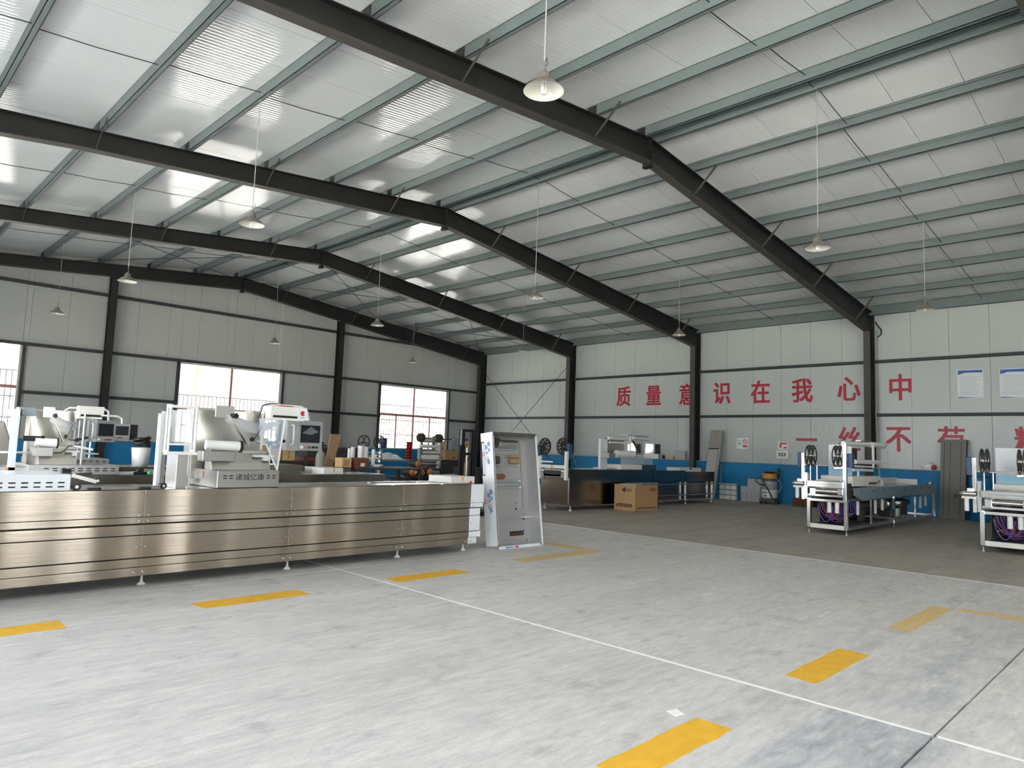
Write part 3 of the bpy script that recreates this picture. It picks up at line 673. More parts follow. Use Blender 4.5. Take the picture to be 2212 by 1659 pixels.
def tower(t, dx, dy, film_frame=True, dz=0.0):
    """film unwinding station: back plate, roller, link arms and clear film"""
    X = lambda px, py, Y=8.6: at(px, py, Y=Y).x+dx
    # steel back plate with deep waves
    mb = MB(); n = 14; x0, x1 = 3.20+dx, 4.07+dx; yb = 8.62+dy
    top = []; 
    for i in range(n+1):
        for j in range(9):
            u, v = i/n, j/8
            mb.v.append((x0+(x1-x0)*u, yb+0.02*math.sin(u*9+v*4)+0.015*math.cos(v*7-u*3), 1.10+dz+(1.93-1.10)*v+0.0*u))
    for i in range(n):
        for j in range(8):
            a = i*9+j; mb.f.append((a, a+9, a+10, a+1)); mb.s.append(True)
    pl = build('back_plate', mb, 'steel_wavy', t)
    build('plate_edge', MB().box(x0-0.012, x0, yb-0.03, yb+0.2, 1.04+dz, 1.95+dz).box(x1, x1+0.012, yb-0.03, yb+0.05, 1.04+dz, 1.95+dz).box(x0, x1, yb+0.02, yb+0.06, 1.93+dz, 1.95+dz), 'steel_bright', t)
    build('rear_cabinet', B(x0+0.02, x1-0.25, yb+0.05, yb+0.30, 1.02+dz, 1.90+dz), 'steel_cover', t, bevel=0.01)
    # curved trough below the plate
    tr = [(8.50+dy, 1.08+dz), (8.34+dy, 1.12+dz), (8.28+dy, 1.20+dz), (8.31+dy, 1.30+dz), (8.36+dy, 1.42+dz), (8.36+dy, 1.455+dz), (8.52+dy, 1.455+dz)]
    build('trough', MB().prism(tr, 'x', x0+0.13, x1-0.02), 'steel_wavy', t, bevel=0.004)
    build('roll_cradle', B(x0-0.02, x0+0.36, 8.20+dy, 8.36+dy, 1.32+dz, 1.44+dz), 'steel_cover', t, bevel=0.006)
    roll(t, (x0+0.02, 8.24+dy, 1.51+dz), (x0+0.40, 8.20+dy, 1.50+dz), 0.058)
    # link arms
    build('link_arm', MB().bar((x0+0.28, 8.30+dy, 1.88+dz), (x0+0.55, 8.30+dy, 1.52+dz), 0.012, 0.075, (0, 1, 0)), 'steel_bright', t)
    build('arm_plate', B(x0+0.14, x0+0.36, 8.31+dy, 8.34+dy, 1.84+dz, 1.98+dz), 'steel_bright', t)
    knob(t, (x0+0.36, 8.26+dy, 1.865+dz)); knob(t, (x0+0.58, 8.26+dy, 1.59+dz), 0.03)
    # slack clear film hanging across
    fm = MB(); n = 12
    for i in range(n+1):
        u = i/n; x = x0+0.33+0.72*u; sag = 0.09*math.sin(math.pi*u)
        fm.v += [(x, 8.36+dy, 1.90+dz-0.03*u-sag), (x, 8.44+dy, 1.86+dz-sag*1.1), (x, 8.5+dy, 1.80+dz-sag*1.5)]
    for i in range(n):
        for j in range(2): fm.f.append((i*3+j, i*3+3+j, i*3+4+j, i*3+1+j)); fm.s.append(True)
    build('film_web', fm, 'clear_film', t)
    build('side_tray', MB().box(x1-0.24, x1+0.02, 8.28+dy, 8.5+dy, 1.375+dz, 1.40+dz).box(x1-0.12, x1-0.03, 8.28+dy, 8.36+dy, 1.33+dz, 1.375+dz), 'white_plastic', t)
    build('sensor_clip', MB().bar((x1-0.10, 8.30+dy, 1.54+dz), (x1+0.16, 8.30+dy, 1.585+dz), 0.03, 0.035).cyl((x1-0.04, 8.28+dy, 1.55+dz), (x1-0.04, 8.36+dy, 1.55+dz), 0.03, 10), 'black_plastic', t)
    build('cable', MB().tube([(x0+0.72, 8.30+dy, 1.76+dz), (x0+0.62, 8.3+dy, 1.58+dz), (x0+0.68, 8.3+dy, 1.545+dz), (x0+0.80, 8.3+dy, 1.54+dz), (x1-0.08, 8.3+dy, 1.55+dz)], 0.006, 6), 'black_plastic', t)
    build('guide_post', MB().cyl((x1-0.02, 8.32+dy, 1.06+dz), (x1-0.02, 8.32+dy, 1.82+dz), 0.011, 8), 'white_plastic', t)
    build('base_flange', B(x0+0.12, x1+0.05, 8.3+dy, 9.0+dy, 1.02+dz, 1.05+dz), 'steel_bright', t)
    # header beam over the film
    hb = build('header_box', MB().box(x1-0.06, x1+0.43, 8.28+dy, 8.44+dy, 1.905+dz, 2.02+dz).box(x1-0.06, x1+0.40, 8.28+dy, 8.44+dy, 1.845+dz, 1.875+dz).box(x1-0.06, x1-0.03, 8.28+dy, 8.44+dy, 1.876+dz, 1.904+dz), 'cream_cover', t)
    build('header_slot', B(x1-0.01, x1+0.38, 8.30+dy, 8.40+dy, 1.876+dz, 1.904+dz), 'groove', t)
    return x0, x1, yb

# ------------------------------------------------------------------ machine 1: the long steel machine in front
YF = 7.95
t1 = thing('packaging_machine', 'long brushed steel packaging machine in front, its side facing the camera', 'machine', (4.0, 8.45, 0), group='film packaging machines')
machine_body(t1, -0.3, 7.40, YF, 1.0, [0.85, 2.52, 4.19, 5.87, 7.13], [0.95, 2.62, 4.30, 5.97, 7.2], film=True)
for a, b in ((3.95, 4.9), (4.92, 5.68), (5.72, 6.55), (6.6, 7.1)):
    build('chain_rail', MB().box(a, b, YF+0.03, YF+0.09, 1.02, 1.032).box(a, b, YF+0.62, YF+0.70, 1.02, 1.035), 'steel_bright', t1, bevel=0.003)
c = slot_cover(t1, 3.27, 4.02, YF+0.02, YF+0.90, 1.022, 1.222, m='steel_cover', name='sealing_cover')
for z in (1.165, 1.135):
    b = MB()
    for xx in (3.36, 3.43, 3.88, 3.95): b.box(xx-0.022, xx+0.022, YF+0.017, YF+0.021, z-0.006, z+0.006)
    build('vent_slot', b, 'groove', c)['kind'] = 'stuff'
text('诸城亿康', 'black_plastic', c, (3.655, YF+0.0195, 1.15), (1, 0, 0), (0, 0, 1), 0.088, 0.082, 0.0, 0.002, name='lettering')
v_mark(c, (3.27, YF+0.42, 1.165), (0, -1, 0), (0, 0, 1), 0.035)
c = slot_cover(t1, 0.2, 1.83, YF+0.02, YF+0.85, 1.022, 1.185, slots=(1.105, 1.065), m='white_film', name='forming_cover')
c = slot_cover(t1, 6.93, 7.42, YF+0.25, YF+0.80, 1.022, 1.125, m='cream_cover', name='outlet_cover')
v_mark(c, (7.17, YF+0.25, 1.09), (1, 0, 0), (0, 0, 1), 0.035)
build('red_tag', MB().cyl((7.33, YF+0.249, 1.035), (7.33, YF+0.24, 1.035), 0.02, 12), 'red_plastic', c)
# chain clamp beside the left cover
cl = MB(); P = lambda px, py: at(px, py, Y=YF+0.10)
cl.bar(P(152, 1026), P(205, 1040), 0.12, 0.035)
build('clamp_lever', cl, 'steel_bright', t1)
build('clamp_arm', MB().bar(P(168, 1026)+Vector((0, 0.05, 0)), P(200, 1024)+Vector((0, 0.05, 0)), 0.06, 0.03), 'black_plastic', t1)
for px, py, r in ((163, 1051, 0.04), (208, 1038, 0.035), (350, 1049, 0.035)):
    p = P(px, py); build('clamp_wheel', MB().cyl(p-Vector((0, 0.05, 0)), p+Vector((0, 0.03, 0)), r, 14), 'black_plastic', t1)
    build('clamp_hub', MB().cyl(p-Vector((0, 0.056, 0)), p, r*0.4, 10), 'steel_bright', t1)
p0, p1 = P(166, 1050), P(352, 1048)
build('chain_track', B(p0.x, p1.x, YF+0.06, YF+0.16, 1.022, 1.06), 'steel_dark', t1)
for px in (203, 311):
    p = P(px, 1053); build('sensor_block', MB().box(p.x-0.07, p.x+0.05, YF+0.02, YF+0.07, 1.02, 1.05), 'black_plastic', t1, bevel=0.008)
build('wheel_stop', MB().cyl((1.78, YF+0.2, 1.19), (1.86, YF+0.2, 1.19), 0.045, 14), 'black_plastic', t1)
x0, x1, yb = tower(t1, 0.0, 0.0)
build('logo_plate', B(x1+0.30, x1+0.43, 8.265, 8.279, 1.86, 2.0), 'white_film', t1)
lg = MB().cyl((x1+0.365, 8.264, 1.945), (x1+0.365, 8.259, 1.945), 0.032, 20); build('logo_mark', lg, 'red_plastic', t1)
build('logo_mark', MB().prism([(x1+0.372, 1.945), (x1+0.40, 1.965), (x1+0.40, 1.925)], 'y', 8.2575, 8.2595), 'white_film', t1)
build('logo_caption', B(x1+0.335, x1+0.395, 8.262, 8.266, 1.885, 1.895), 'print_grey', t1)
build('red_label', MB().prism([(x1-0.02+0.06, 2.021), (x1+0.26, 2.021), (x1+0.22, 2.033), (x1+0.08, 2.033)], 'y', 8.29, 8.36), 'red_plastic', t1)
# monitor on its swan neck
mx0, mx1, mz0, mz1 = rect(628, 909, 697, 974, 8.6)
monitor(t1, mx0, mx1, mz0, mz1, 8.6)
pa = at(664, 909, Y=8.66); pb = at(664, 889, Y=8.66); pc = at(654, 879, Y=8.66)
zt_ = pc.z
arm(t1, [(x1-0.05, 8.66, 1.92), (x1-0.02, 8.66, zt_-0.03), (x1+0.03, 8.66, zt_-0.005), (x1+0.08, 8.66, zt_), (pc.x-0.03, 8.66, zt_), (pc.x+0.02, 8.66, zt_-0.02), (pb.x, 8.66, zt_-0.07), (pa.x, 8.66, mz1-0.01)], 0.016)
build('arm_collar', MB().cyl((pa.x, 8.66, mz1-0.005), (pa.x, 8.66, mz1+0.07), 0.034, 12, 0.026), 'white_plastic', t1)
build('arm_cable', MB().tube([(x1-0.12, 8.5, 1.86), (x1-0.06, 8.55, 1.96), (x1-0.02, 8.6, zt_-0.02), (x1+0.1, 8.64, zt_+0.018), (x1+0.2, 8.64, zt_+0.02)], 0.006, 6), 'black_plastic', t1)
# white film column and tall film frame at the left
cx0, cx1, cz0, cz1 = rect(343, 893, 352, 1010, 8.55)
build('film_column', B(cx0, cx1, 8.55, 8.64, 1.02, cz1), 'white_film', t1, bevel=0.006)
cx0, cx1, cz0, cz1 = rect(353, 888, 364, 1012, 8.55)
build('rear_column', B(cx0, cx1, 8.6, 8.68, 1.02, cz1), 'steel_bright', t1)
YFF = 8.10
fx0, fx1, fz0, fz1 = rect(366, 869, 423, 983, YFF)
yq = YFF+0.09
fr = MB().tube([(fx0, YFF, fz0+0.02), (fx0, YFF, fz1-0.03)], 0.013, 8).tube([(fx1, YFF, fz0+0.02), (fx1, YFF, fz1)], 0.016, 8)
fr.bar((fx0-0.02, YFF, fz0+0.02), (fx1+0.03, YFF, fz0+0.02), 0.05, 0.035).bar((fx0, YFF, fz1-0.05), (fx1, YFF, fz1-0.05), 0.03, 0.03).bar((fx0, YFF, fz0+0.12), (fx1, YFF, fz0+0.12), 0.02, 0.025)
fr.bar((fx0, YFF, fz1-0.05), (fx0, yq, fz1-0.04), 0.03, 0.03).bar((fx1, YFF, fz1-0.05), (fx1, yq, fz1-0.04), 0.03, 0.03).bar((fx0, YFF, fz0+0.04), (fx0, yq, fz0+0.04), 0.03, 0.03).bar((fx1, YFF, fz0+0.04), (fx1, yq, fz0+0.04), 0.03, 0.03)
fr.tube([(fx0, yq, fz0), (fx0, yq, fz1-0.03)], 0.013, 8).tube([(fx1, yq, 1.02), (fx1, yq, fz1-0.03)], 0.013, 8)
build('film_frame', fr, 'white_plastic', t1)
fs = MB(); n = 10
for i in range(n+1):
    for j in range(9):
        u, v = i/n, j/8; fs.v.append((fx0+0.03+(fx1-fx0-0.06)*u, YFF+0.03+0.02*math.sin(u*11+v*2)+0.01*math.sin(v*13+u*5), fz0+0.14+(fz1-0.09-fz0-0.14)*v))
for i in range(n):
    for j in range(8): a = i*9+j; fs.f.append((a, a+9, a+10, a+1)); fs.s.append(True)
build('film_sheet', fs, 'milky_film', t1)
kx0, kx1, kz0, kz1 = rect(381, 985, 404, 1046, 8.12)
build('support_box', B(kx0, kx1, 8.12, 8.45, 1.02, fz0), 'steel_cover', t1, bevel=0.004)
# clear guard at the right of the station
gp = lambda px, py: at(px, py, Y=8.2)
A, Bq, Cq, D, E2 = gp(616, 905), gp(598, 1016), gp(560, 903), gp(575, 960), gp(562, 960)
def sheet(pts, th, yv):
    return MB().prism([(p.x, p.z) for p in pts], 'y', yv, yv+th)
build('acrylic_guard', sheet([Cq, A, Bq, D, E2], 0.006, 8.2), 'acrylic', t1)
build('guard_edge', MB().bar(A, Bq, 0.012, 0.03, (0, 1, 0)).bar(D, Bq, 0.012, 0.022, (0, 1, 0)).bar(E2, D, 0.012, 0.03, (0, 1, 0)), 'white_plastic', t1)
bx0, bx1, bz0, bz1 = rect(561, 905, 602, 942, 8.3)
build('guard_lining', B(bx0, bx1, 8.30, 8.306, bz0, bz1), 'clear_film', t1)
build('guard_shelf', B(bx0-0.04, bx1, 8.25, 8.45, bz0-0.09, bz0-0.06), 'acrylic', t1)
# ------------------------------------------------------------------ machine 2: same kind, in the row behind
t2 = thing('packaging_machine', 'packaging machine in the second row, control panel left of the tall clear film frame', 'machine', (4.0, 11.4, 0), group='film packaging machines')
machine_body(t2, 0.3, 7.62, 10.9, 1.0, [0.77, 2.44, 4.11, 5.78], [0.9, 2.5, 4.2, 5.9, 7.4], msteel='steel_dark')
c = slot_cover(t2, 2.0, 3.09, 10.92, 11.75, 1.02, 1.16, slots=(1.11, 1.08)); 
c = slot_cover(t2, 1.62, 2.0, 10.95, 11.5, 1.02, 1.13, m='steel_box', name='forming_cover'); v_mark(c, (1.78, 10.949, 1.10), (1, 0, 0), (0, 0, 1), 0.03)
c = slot_cover(t2, 6.33, 6.72, 10.93, 11.6, 1.02, 1.13, m='cream_cover', name='outlet_cover'); v_mark(c, (6.53, 10.93, 1.10), (1, 0, 0), (0, 0, 1), 0.032)
c = slot_cover(t2, 5.2, 6.08, 11.25, 11.85, 1.02, 1.17, m='steel_dark', name='sealing_cover')
before = set(t2.children)
x0, x1, yb = tower(t2, -1.17, 2.72, dz=-0.05)
xo = 2.05-t2.location.x
for o in list(set(t2.children)-before):          # a narrower station than the front machine's
    for q in [o]+list(o.children):
        for v in q.data.vertices: v.co.x = xo+(v.co.x-(x0-t2.location.x))*0.62
x1 = 2.05+0.62*(x1-x0); x0 = 2.05
mx0, mx1, mz0, mz1 = rect(196, 908, 250, 955, 11.3)
monitor(t2, mx0, mx1, mz0, mz1, 11.3, glare=False)
xm = (mx0+mx1)/2+0.06
arm(t2, [(x1-0.12, 11.36, 1.78), (x1-0.12, 11.36, 1.91), (x1-0.08, 11.36, 1.94), (xm-0.05, 11.36, 1.95), (xm, 11.36, 1.92), (xm+0.01, 11.36, mz1-0.01)], 0.017)
build('film_column', B(1.80, 1.87, 10.95, 11.05, 1.02, 1.88), 'white_film', t2)
build('film_head', B(1.86, 2.06, 11.0, 11.2, 1.80, 1.91), 'grey_film', t2, bevel=0.01)
roll(t2, (1.72, 11.0, 1.83), (1.86, 11.0, 1.835), 0.035, name='film_core')
roll(t2, (1.93, 10.98, 1.50), (2.13, 10.96, 1.50), 0.035, m='black_plastic', name='dancer_roller')
build('film_plate', B(1.74, 2.86, 11.1, 11.5, 1.30, 1.318), 'white_film', t2)
build('lamp_gauge', MB().bar((2.5, 11.0, 1.42), (2.75, 10.98, 1.37), 0.05, 0.03), 'white_plastic', t2)
build('lamp_cord', MB().tube([(2.1, 10.98, 1.3), (2.38, 10.98, 1.32), (2.46, 10.98, 1.41), (2.6, 10.98, 1.44)], 0.008, 6), 'black_plastic', t2)
build('guide_post', MB().cyl((2.62, 10.98, 1.02), (2.62, 10.98, 1.87), 0.012, 8), 'white_plastic', t2)
for px in (322, 345):
    p = at(px, 1010, Y=11.0)
    build('status_lamp', MB().cyl((p.x, 10.98, 1.03), (p.x, 10.98, 1.065), 0.03, 12).cyl((p.x, 10.98, 1.065), (p.x, 10.98, 1.075), 0.02, 12), 'green_plastic', t2)
p = at(345, 1006, Y=11.0); build('clamp_bar', MB().bar((p.x-0.2, 11.0, 1.09), (p.x+0.22, 11.0, 1.075), 0.06, 0.03), 'steel_bright', t2)
p = at(302, 1005, Y=11.0); build('clamp_wheel', MB().cyl((p.x, 10.95, 1.06), (p.x, 11.03, 1.06), 0.045, 12).box(p.x-0.07, p.x+0.12, 11.0, 11.05, 1.02, 1.06), 'black_plastic', t2)
build('film_strip', B(2.95, 3.9, 11.02, 11.25, 1.02, 1.055), 'white_film', t2, bevel=0.005)
# machine 3, third row
t3 = thing('packaging_machine', 'third packaging machine from the front, mostly hidden, small dark screen beside the nearer screen', 'machine', (4.5, 14.1, 0), group='film packaging machines')
machine_body(t3, 0.6, 8.55, 13.6, 1.0, [1.27, 2.94, 4.61, 6.28], [3.0, 6.3, 8.3], msteel='steel_dark')
c = slot_cover(t3, 2.53, 3.68, 13.62, 14.4, 1.02, 1.16, slots=(1.12, 1.09), m='steel_box')
monitor(t3, 3.73, 4.06, 1.50, 1.785, 13.9, glare=False, side=False)
build('monitor_back', B(4.06, 4.20, 13.95, 14.1, 1.5, 1.78), 'black_plastic', t3)
arm(t3, [(3.45, 13.95, 1.05), (3.45, 13.95, 1.86), (3.49, 13.95, 1.915), (3.85, 13.95, 1.92), (3.92, 13.95, 1.88), (3.93, 13.95, 1.78)], 0.017)
build('rear_cabinet', B(2.95, 3.40, 14.0, 14.4, 1.02, 1.52), 'steel_box', t3)
build('film_cabinet', MB().prism([(1.5, 1.02), (2.32, 1.02), (2.32, 1.30), (2.16, 1.74), (1.5, 1.78)], 'y', 13.8, 14.3), 'steel_wavy', t3, bevel=0.02)
# boxes and loose things standing on machine 3 and behind
t = thing('carton', 'small open orange-brown carton standing on the third machine', 'box', (8.47, 13.8, 1.02))
build('body', MB().box(8.38, 8.40, 13.72, 13.98, 1.021, 1.24).box(8.60, 8.62, 13.72, 13.98, 1.021, 1.24).box(8.38, 8.62, 13.70, 13.72, 1.021, 1.24).box(8.38, 8.62, 13.98, 14.0, 1.021, 1.24).box(8.38, 8.62, 13.7, 14.0, 1.021, 1.03), 'cardboard_pale', t)
build('label_panel', B(8.42, 8.58, 13.695, 13.70, 1.06, 1.2), 'cardboard', t)
tb = thing('work_table', 'low dark work table carrying cartons and white rolls, beyond the third machine', 'table', (9.6, 14.1, 0))
build('table_top', B(8.7, 10.6, 13.6, 14.6, 0.98, 1.02), 'cast_dark', tb)
for x in (8.76, 10.54):
    for y in (13.66, 14.54): build('leg', B(x-0.03, x+0.03, y-0.03, y+0.03, 0, 0.98), 'cast_dark', tb)
t = thing('carton', 'dark red-brown carton with pale label, beside the open orange-brown one', 'box', (8.9, 13.8, 1.02))
build('body', B(8.72, 9.06, 13.66, 13.95, 1.022, 1.245), 'carton_brown', t, bevel=0.004); build('label_patch', B(8.84, 8.95, 13.655, 13.66, 1.05, 1.13), 'white_plastic', t)
for k, (x, y, h_, r) in enumerate(((8.86, 14.2, 0.43, 0.035), (9.02, 14.3, 0.46, 0.05), (9.20, 14.25, 0.5, 0.07), (9.38, 14.3, 0.48, 0.06), (9.5, 14.15, 0.42, 0.045))):
    t = thing('white_roll', 'white roll standing upright behind the cartons, %s in its row' % ('leftmost', 'second from the left', 'widest, in the middle', 'second from the right', 'rightmost')[k], 'roll', (x, y, 1.02), group='upright white rolls')
    build('roll', MB().cyl((x, y, 1.022), (x, y, 1.022+h_), r, 16), 'white_plastic', t); build('core', MB().cyl((x, y, 1.022+h_), (x, y, 1.026+h_), r*0.35, 10), 'groove', t)
t = thing('plate_stack', 'shallow white dish at the right end of the dark work table', 'dish', (9.35, 13.75, 1.02))
build('dish', MB().lathe((9.35, 13.78, 1.022), [(0.002, 0), (0.08, 0.0), (0.16, 0.07), (0.15, 0.075), (0.07, 0.012), (0.002, 0.012)], 20), 'white_plastic', t)
t = thing('wooden_plank', 'wide tan plank leaning upright right of the front monitor', 'plank', (8.3, 15.0, 0))
pa, pb, qa, qb = at(704, 997, Y=15.15), at(722, 997, Y=15.15), at(715, 937, Y=15.25), at(738, 939, Y=15.25)
fl_ = lambda p, q: p+(p-q)*(p.z/(q.z-p.z))
b0, b1 = fl_(pa, qa), fl_(pb, qb); dv = Vector((0, 0.03, 0))
build('plank', MB().hexa([b0, b1, b1+dv, b0+dv, qa, qb, qb+dv, qa+dv]), 'plywood', t)
gcx = at(693, 980, Y=14.75).x
t = thing('gas_cylinder', 'olive grey gas cylinder with black valve, left of the leaning tan plank', 'cylinder', (8.05, 14.9, 0))
build('bottle', MB().lathe((gcx, 14.75, 0), [(0.002, 0), (0.11, 0), (0.115, 0.02), (0.115, 1.22), (0.09, 1.32), (0.04, 1.37), (0.035, 1.42), (0.002, 1.42)], 18), 'grey_board', t)
build('valve', MB().cyl((gcx, 14.75, 1.42), (gcx, 14.75, 1.52), 0.03, 10).bar((gcx-0.11, 14.75, 1.49), (gcx+0.13, 14.75, 1.49), 0.04, 0.04).cyl((gcx, 14.75, 1.52), (gcx, 14.75, 1.57), 0.06, 10), 'black_plastic', t)
for k, (x, z0, z1, m) in enumerate(((7.32, 1.1, 1.62, 'cardboard_pale'), (7.66, 1.1, 1.38, 'cardboard'), (8.02, 1.1, 1.36, 'cardboard_pale'))):
    t = thing('cardboard_box', 'tan cardboard box behind the front monitor, %s' % ('tall one at the left', 'low one in the middle', 'low one at the right')[k], 'box', (x, 15.9, z0), group='cardboard boxes behind the front monitor')
    build('box', B(x, x+0.32, 15.8, 16.1, z0+0.002, z1), m, t, bevel=0.004); build('tape', B(x+0.13, x+0.19, 15.797, 15.8, z0+0.04, z1), 'cardboard', t)
t = thing('storage_bench', 'dark storage bench carrying cardboard boxes behind the front monitor', 'bench', (7.9, 16, 0))
build('bench_top', B(6.9, 8.6, 15.6, 16.3, 1.06, 1.10), 'cast_dark', t); build('bench_body', B(6.95, 8.55, 15.65, 16.25, 0, 1.06), 'cast_dark', t)
t = thing('motor_on_tub', 'black coiled hose on a pale tub, left of the clear film frame', 'tub', (4.23, 13.77, 1.02))
build('tub', MB().lathe((4.23, 13.77, 1.022), [(0.002, 0), (0.13, 0), (0.16, 0.34), (0.15, 0.345), (0.002, 0.345)], 18), 'white_plastic', t)
build('hose_coil', MB().tube([(4.23+0.13*math.cos(a*0.52), 13.77+0.13*math.sin(a*0.52), 1.40+0.006*a) for a in range(26)], 0.03, 8), 'black_plastic', t)
t = thing('timber_stack', 'stack of dark boards behind the red-brown carton and the leaning plank', 'timber', (9.6, 16.2, 0))
for k in range(12):
    dx = random.uniform(-0.06, 0.06); build('board', B(8.75+dx, 10.35+dx, 16.0, 16.5, 0.12*k, 0.12*k+0.112), 'cast_dark' if k % 3 else 'carton_brown', t)
# unwinder with two dark reels in front of the third far window
def spoked_wheel(t, c, r, mat_, axis='x', th=0.03, spokes=3):
    c = Vector(c); a = Vector((1, 0, 0)) if axis == 'x' else Vector((0, 1, 0)); u = Vector((0, 1, 0)) if axis == 'x' else Vector((1, 0, 0)); v = Vector((0, 0, 1))
    mb = MB(); n = 28
    for (ra, rb) in ((r*0.86, r), (0.0, r*0.2)):
        vs = []
        for s in (-th/2, th/2):
            for rr in (max(ra, 1e-4), rb):
                for i in range(n): t_ = 2*math.pi*i/n; vs.append(c+a*s+u*(rr*math.cos(t_))+v*(rr*math.sin(t_)))
        fs = []
        for i in range(n):
            j = (i+1) % n
            fs += [(i, j, n+j, n+i), (2*n+i, 2*n+j, 3*n+j, 3*n+i), (n+i, n+j, 3*n+j, 3*n+i), (i, j, 2*n+j, 2*n+i)]
        mb.add(vs, fs)
    w_ = build('rim', mb, mat_, t)
    for k in range(spokes):
        an = 2*math.pi*k/spokes+math.pi/2
        for da in (-0.35, 0.35):
            p = c+u*(r*0.16*math.cos(an))+v*(r*0.16*math.sin(an)); q = c+u*(r*0.9*math.cos(an+da))+v*(r*0.9*math.sin(an+da))
            build('spoke', MB().bar(p, q, th*0.7, r*0.16, a), mat_, w_)
    build('hub', MB().cyl(c-a*th, c+a*th*1.2, r*0.13, 12), 'steel_bright', w_)
    return w_
def reel(t, c, r, gap=0.07, spokes=3):
    x, y, z = c
    for d in (-gap/2, gap/2): spoked_wheel(t, (x, y+d, z), r, 'cast_dark', 'y', 0.014, spokes)
    build('reel_core', MB().cyl((x, y-gap/2, z), (x, y+gap/2, z), r*0.24, 14), 'steel_bright', t)
t = thing('reel_stand', 'steel stand with two dark spoked reels in front of the third far window', 'machine', (11.4, 17, 0))
spoked_wheel(t, (11.20, 17.2, 1.62), 0.20, 'cast_dark', 'y'); spoked_wheel(t, (11.53, 16.9, 1.62), 0.20, 'cast_dark', 'y')
build('stand_post', MB().box(11.62, 11.68, 16.95, 17.01, 0.75, 1.60).box(11.60, 11.74, 16.9, 17.05, 0.02, 0.95), 'steel_bright', t)
build('stand_post', B(11.02, 11.07, 17.2, 17.26, 0.1, 1.4), 'steel_bright', t)
build('cross_beam', MB().box(11.05, 11.66, 17.1, 17.16, 1.18, 1.24).box(11.05, 11.64, 17.0, 17.1, 1.30, 1.34).box(11.1, 11.64, 17.0, 17.3, 1.05, 1.10), 'steel_bright', t)
build('motor_block', B(11.66, 11.80, 16.9, 17.1, 1.45, 1.75), 'blue_motor', t, bevel=0.01)
build('stand_base', B(11.0, 11.8, 16.9, 17.4, 0.0, 0.1), 'steel_dark', t)
t = thing('film_bundle', 'heap of crumpled white plastic film on a bench below the third far window', 'film', (12.2, 18.0, 1.1))
fb = MB()
for i in range(9):
    for j in range(5):
        u, v = i/8, j/4; fb.v.append((11.9+1.2*u, 17.7+0.5*v, 1.11+0.24*math.sin(math.pi*u)**0.6*math.sin(math.pi*v)*(0.7+0.5*random.random())))
for i in range(8):
    for j in range(4): a = i*5+j; fb.f.append((a, a+5, a+6, a+1)); fb.s.append(False)
build('film', fb, 'white_film', t)
t = thing('side_bench', 'grey bench under the third far window', 'bench', (12.3, 18, 0))
build('bench_top', B(11.8, 14.2, 17.6, 18.4, 1.06, 1.105), 'sill_cement', t)
for x in (11.86, 14.14):
    for y in (17.66, 18.34): build('leg', B(x-0.03, x+0.03, y-0.03, y+0.03, 0, 1.06), 'cast_dark', t)
# electric motors piled on a pallet table
t = thing('pallet_table', 'low dark table below the motors with orange ends', 'table', (12.2, 15.9, 0))
build('table_top', B(11.4, 12.52, 15.4, 16.3, 0.66, 0.70), 'cast_dark', t); build('table_body', B(11.5, 12.45, 15.5, 16.2, 0, 0.66), 'cast_dark', t)
for k, (x, y, z, r, tx) in enumerate(((11.75, 15.65, 0.70, 0.13, 'left front'), (12.12, 15.75, 0.70, 0.11, 'middle front'), (12.39, 15.7, 0.70, 0.12, 'right front'), (12.2, 16.02, 0.93, 0.11, 'upper back'))):
    t = thing('electric_motor', 'dark electric motor with orange end on the low table, %s one' % tx, 'motor', (x, y, z), group='motors with orange ends')
    zz = z+r+0.002
    build('body', MB().cyl((x, y-0.12, zz), (x, y+0.2, zz), r, 18), 'cast_dark', t); build('end_cap', MB().cyl((x, y-0.19, zz), (x, y-0.12, zz), r*0.55, 16, r*0.95), 'copper_orange', t)
    build('shaft', MB().cyl((x, y-0.25, zz), (x, y-0.19, zz), 0.02, 8), 'steel_bright', t); build('terminal_box', B(x-0.05, x+0.05, y-0.03, y+0.1, zz+r*0.9, zz+r*1.25), 'cast_dark', t)
    build('base_foot', B(x-r*0.9, x+r*0.9, y-0.08, y+0.15, z+0.002, z+0.03), 'cast_dark', t)
tc_ = at(887, 993, Y=17.0)
for k in range(6):
    z = 1.11+0.092*k; x, y = 13.3, 17.85
    t = thing('bucket', 'red bucket in the nested stack under the third far window, number %s from below' % ('one two three four five six'.split()[k]), 'bucket', (x, y, z), group='nested red buckets')
    r = 0.115-0.004*k
    build('shell', MB().lathe((x, y, z), [(0.002, 0.0), (r*0.72, 0.0), (r*0.95, 0.082), (r*1.08, 0.085), (r*1.08, 0.097), (r*0.9, 0.09)], 18), 'red_plastic', t)
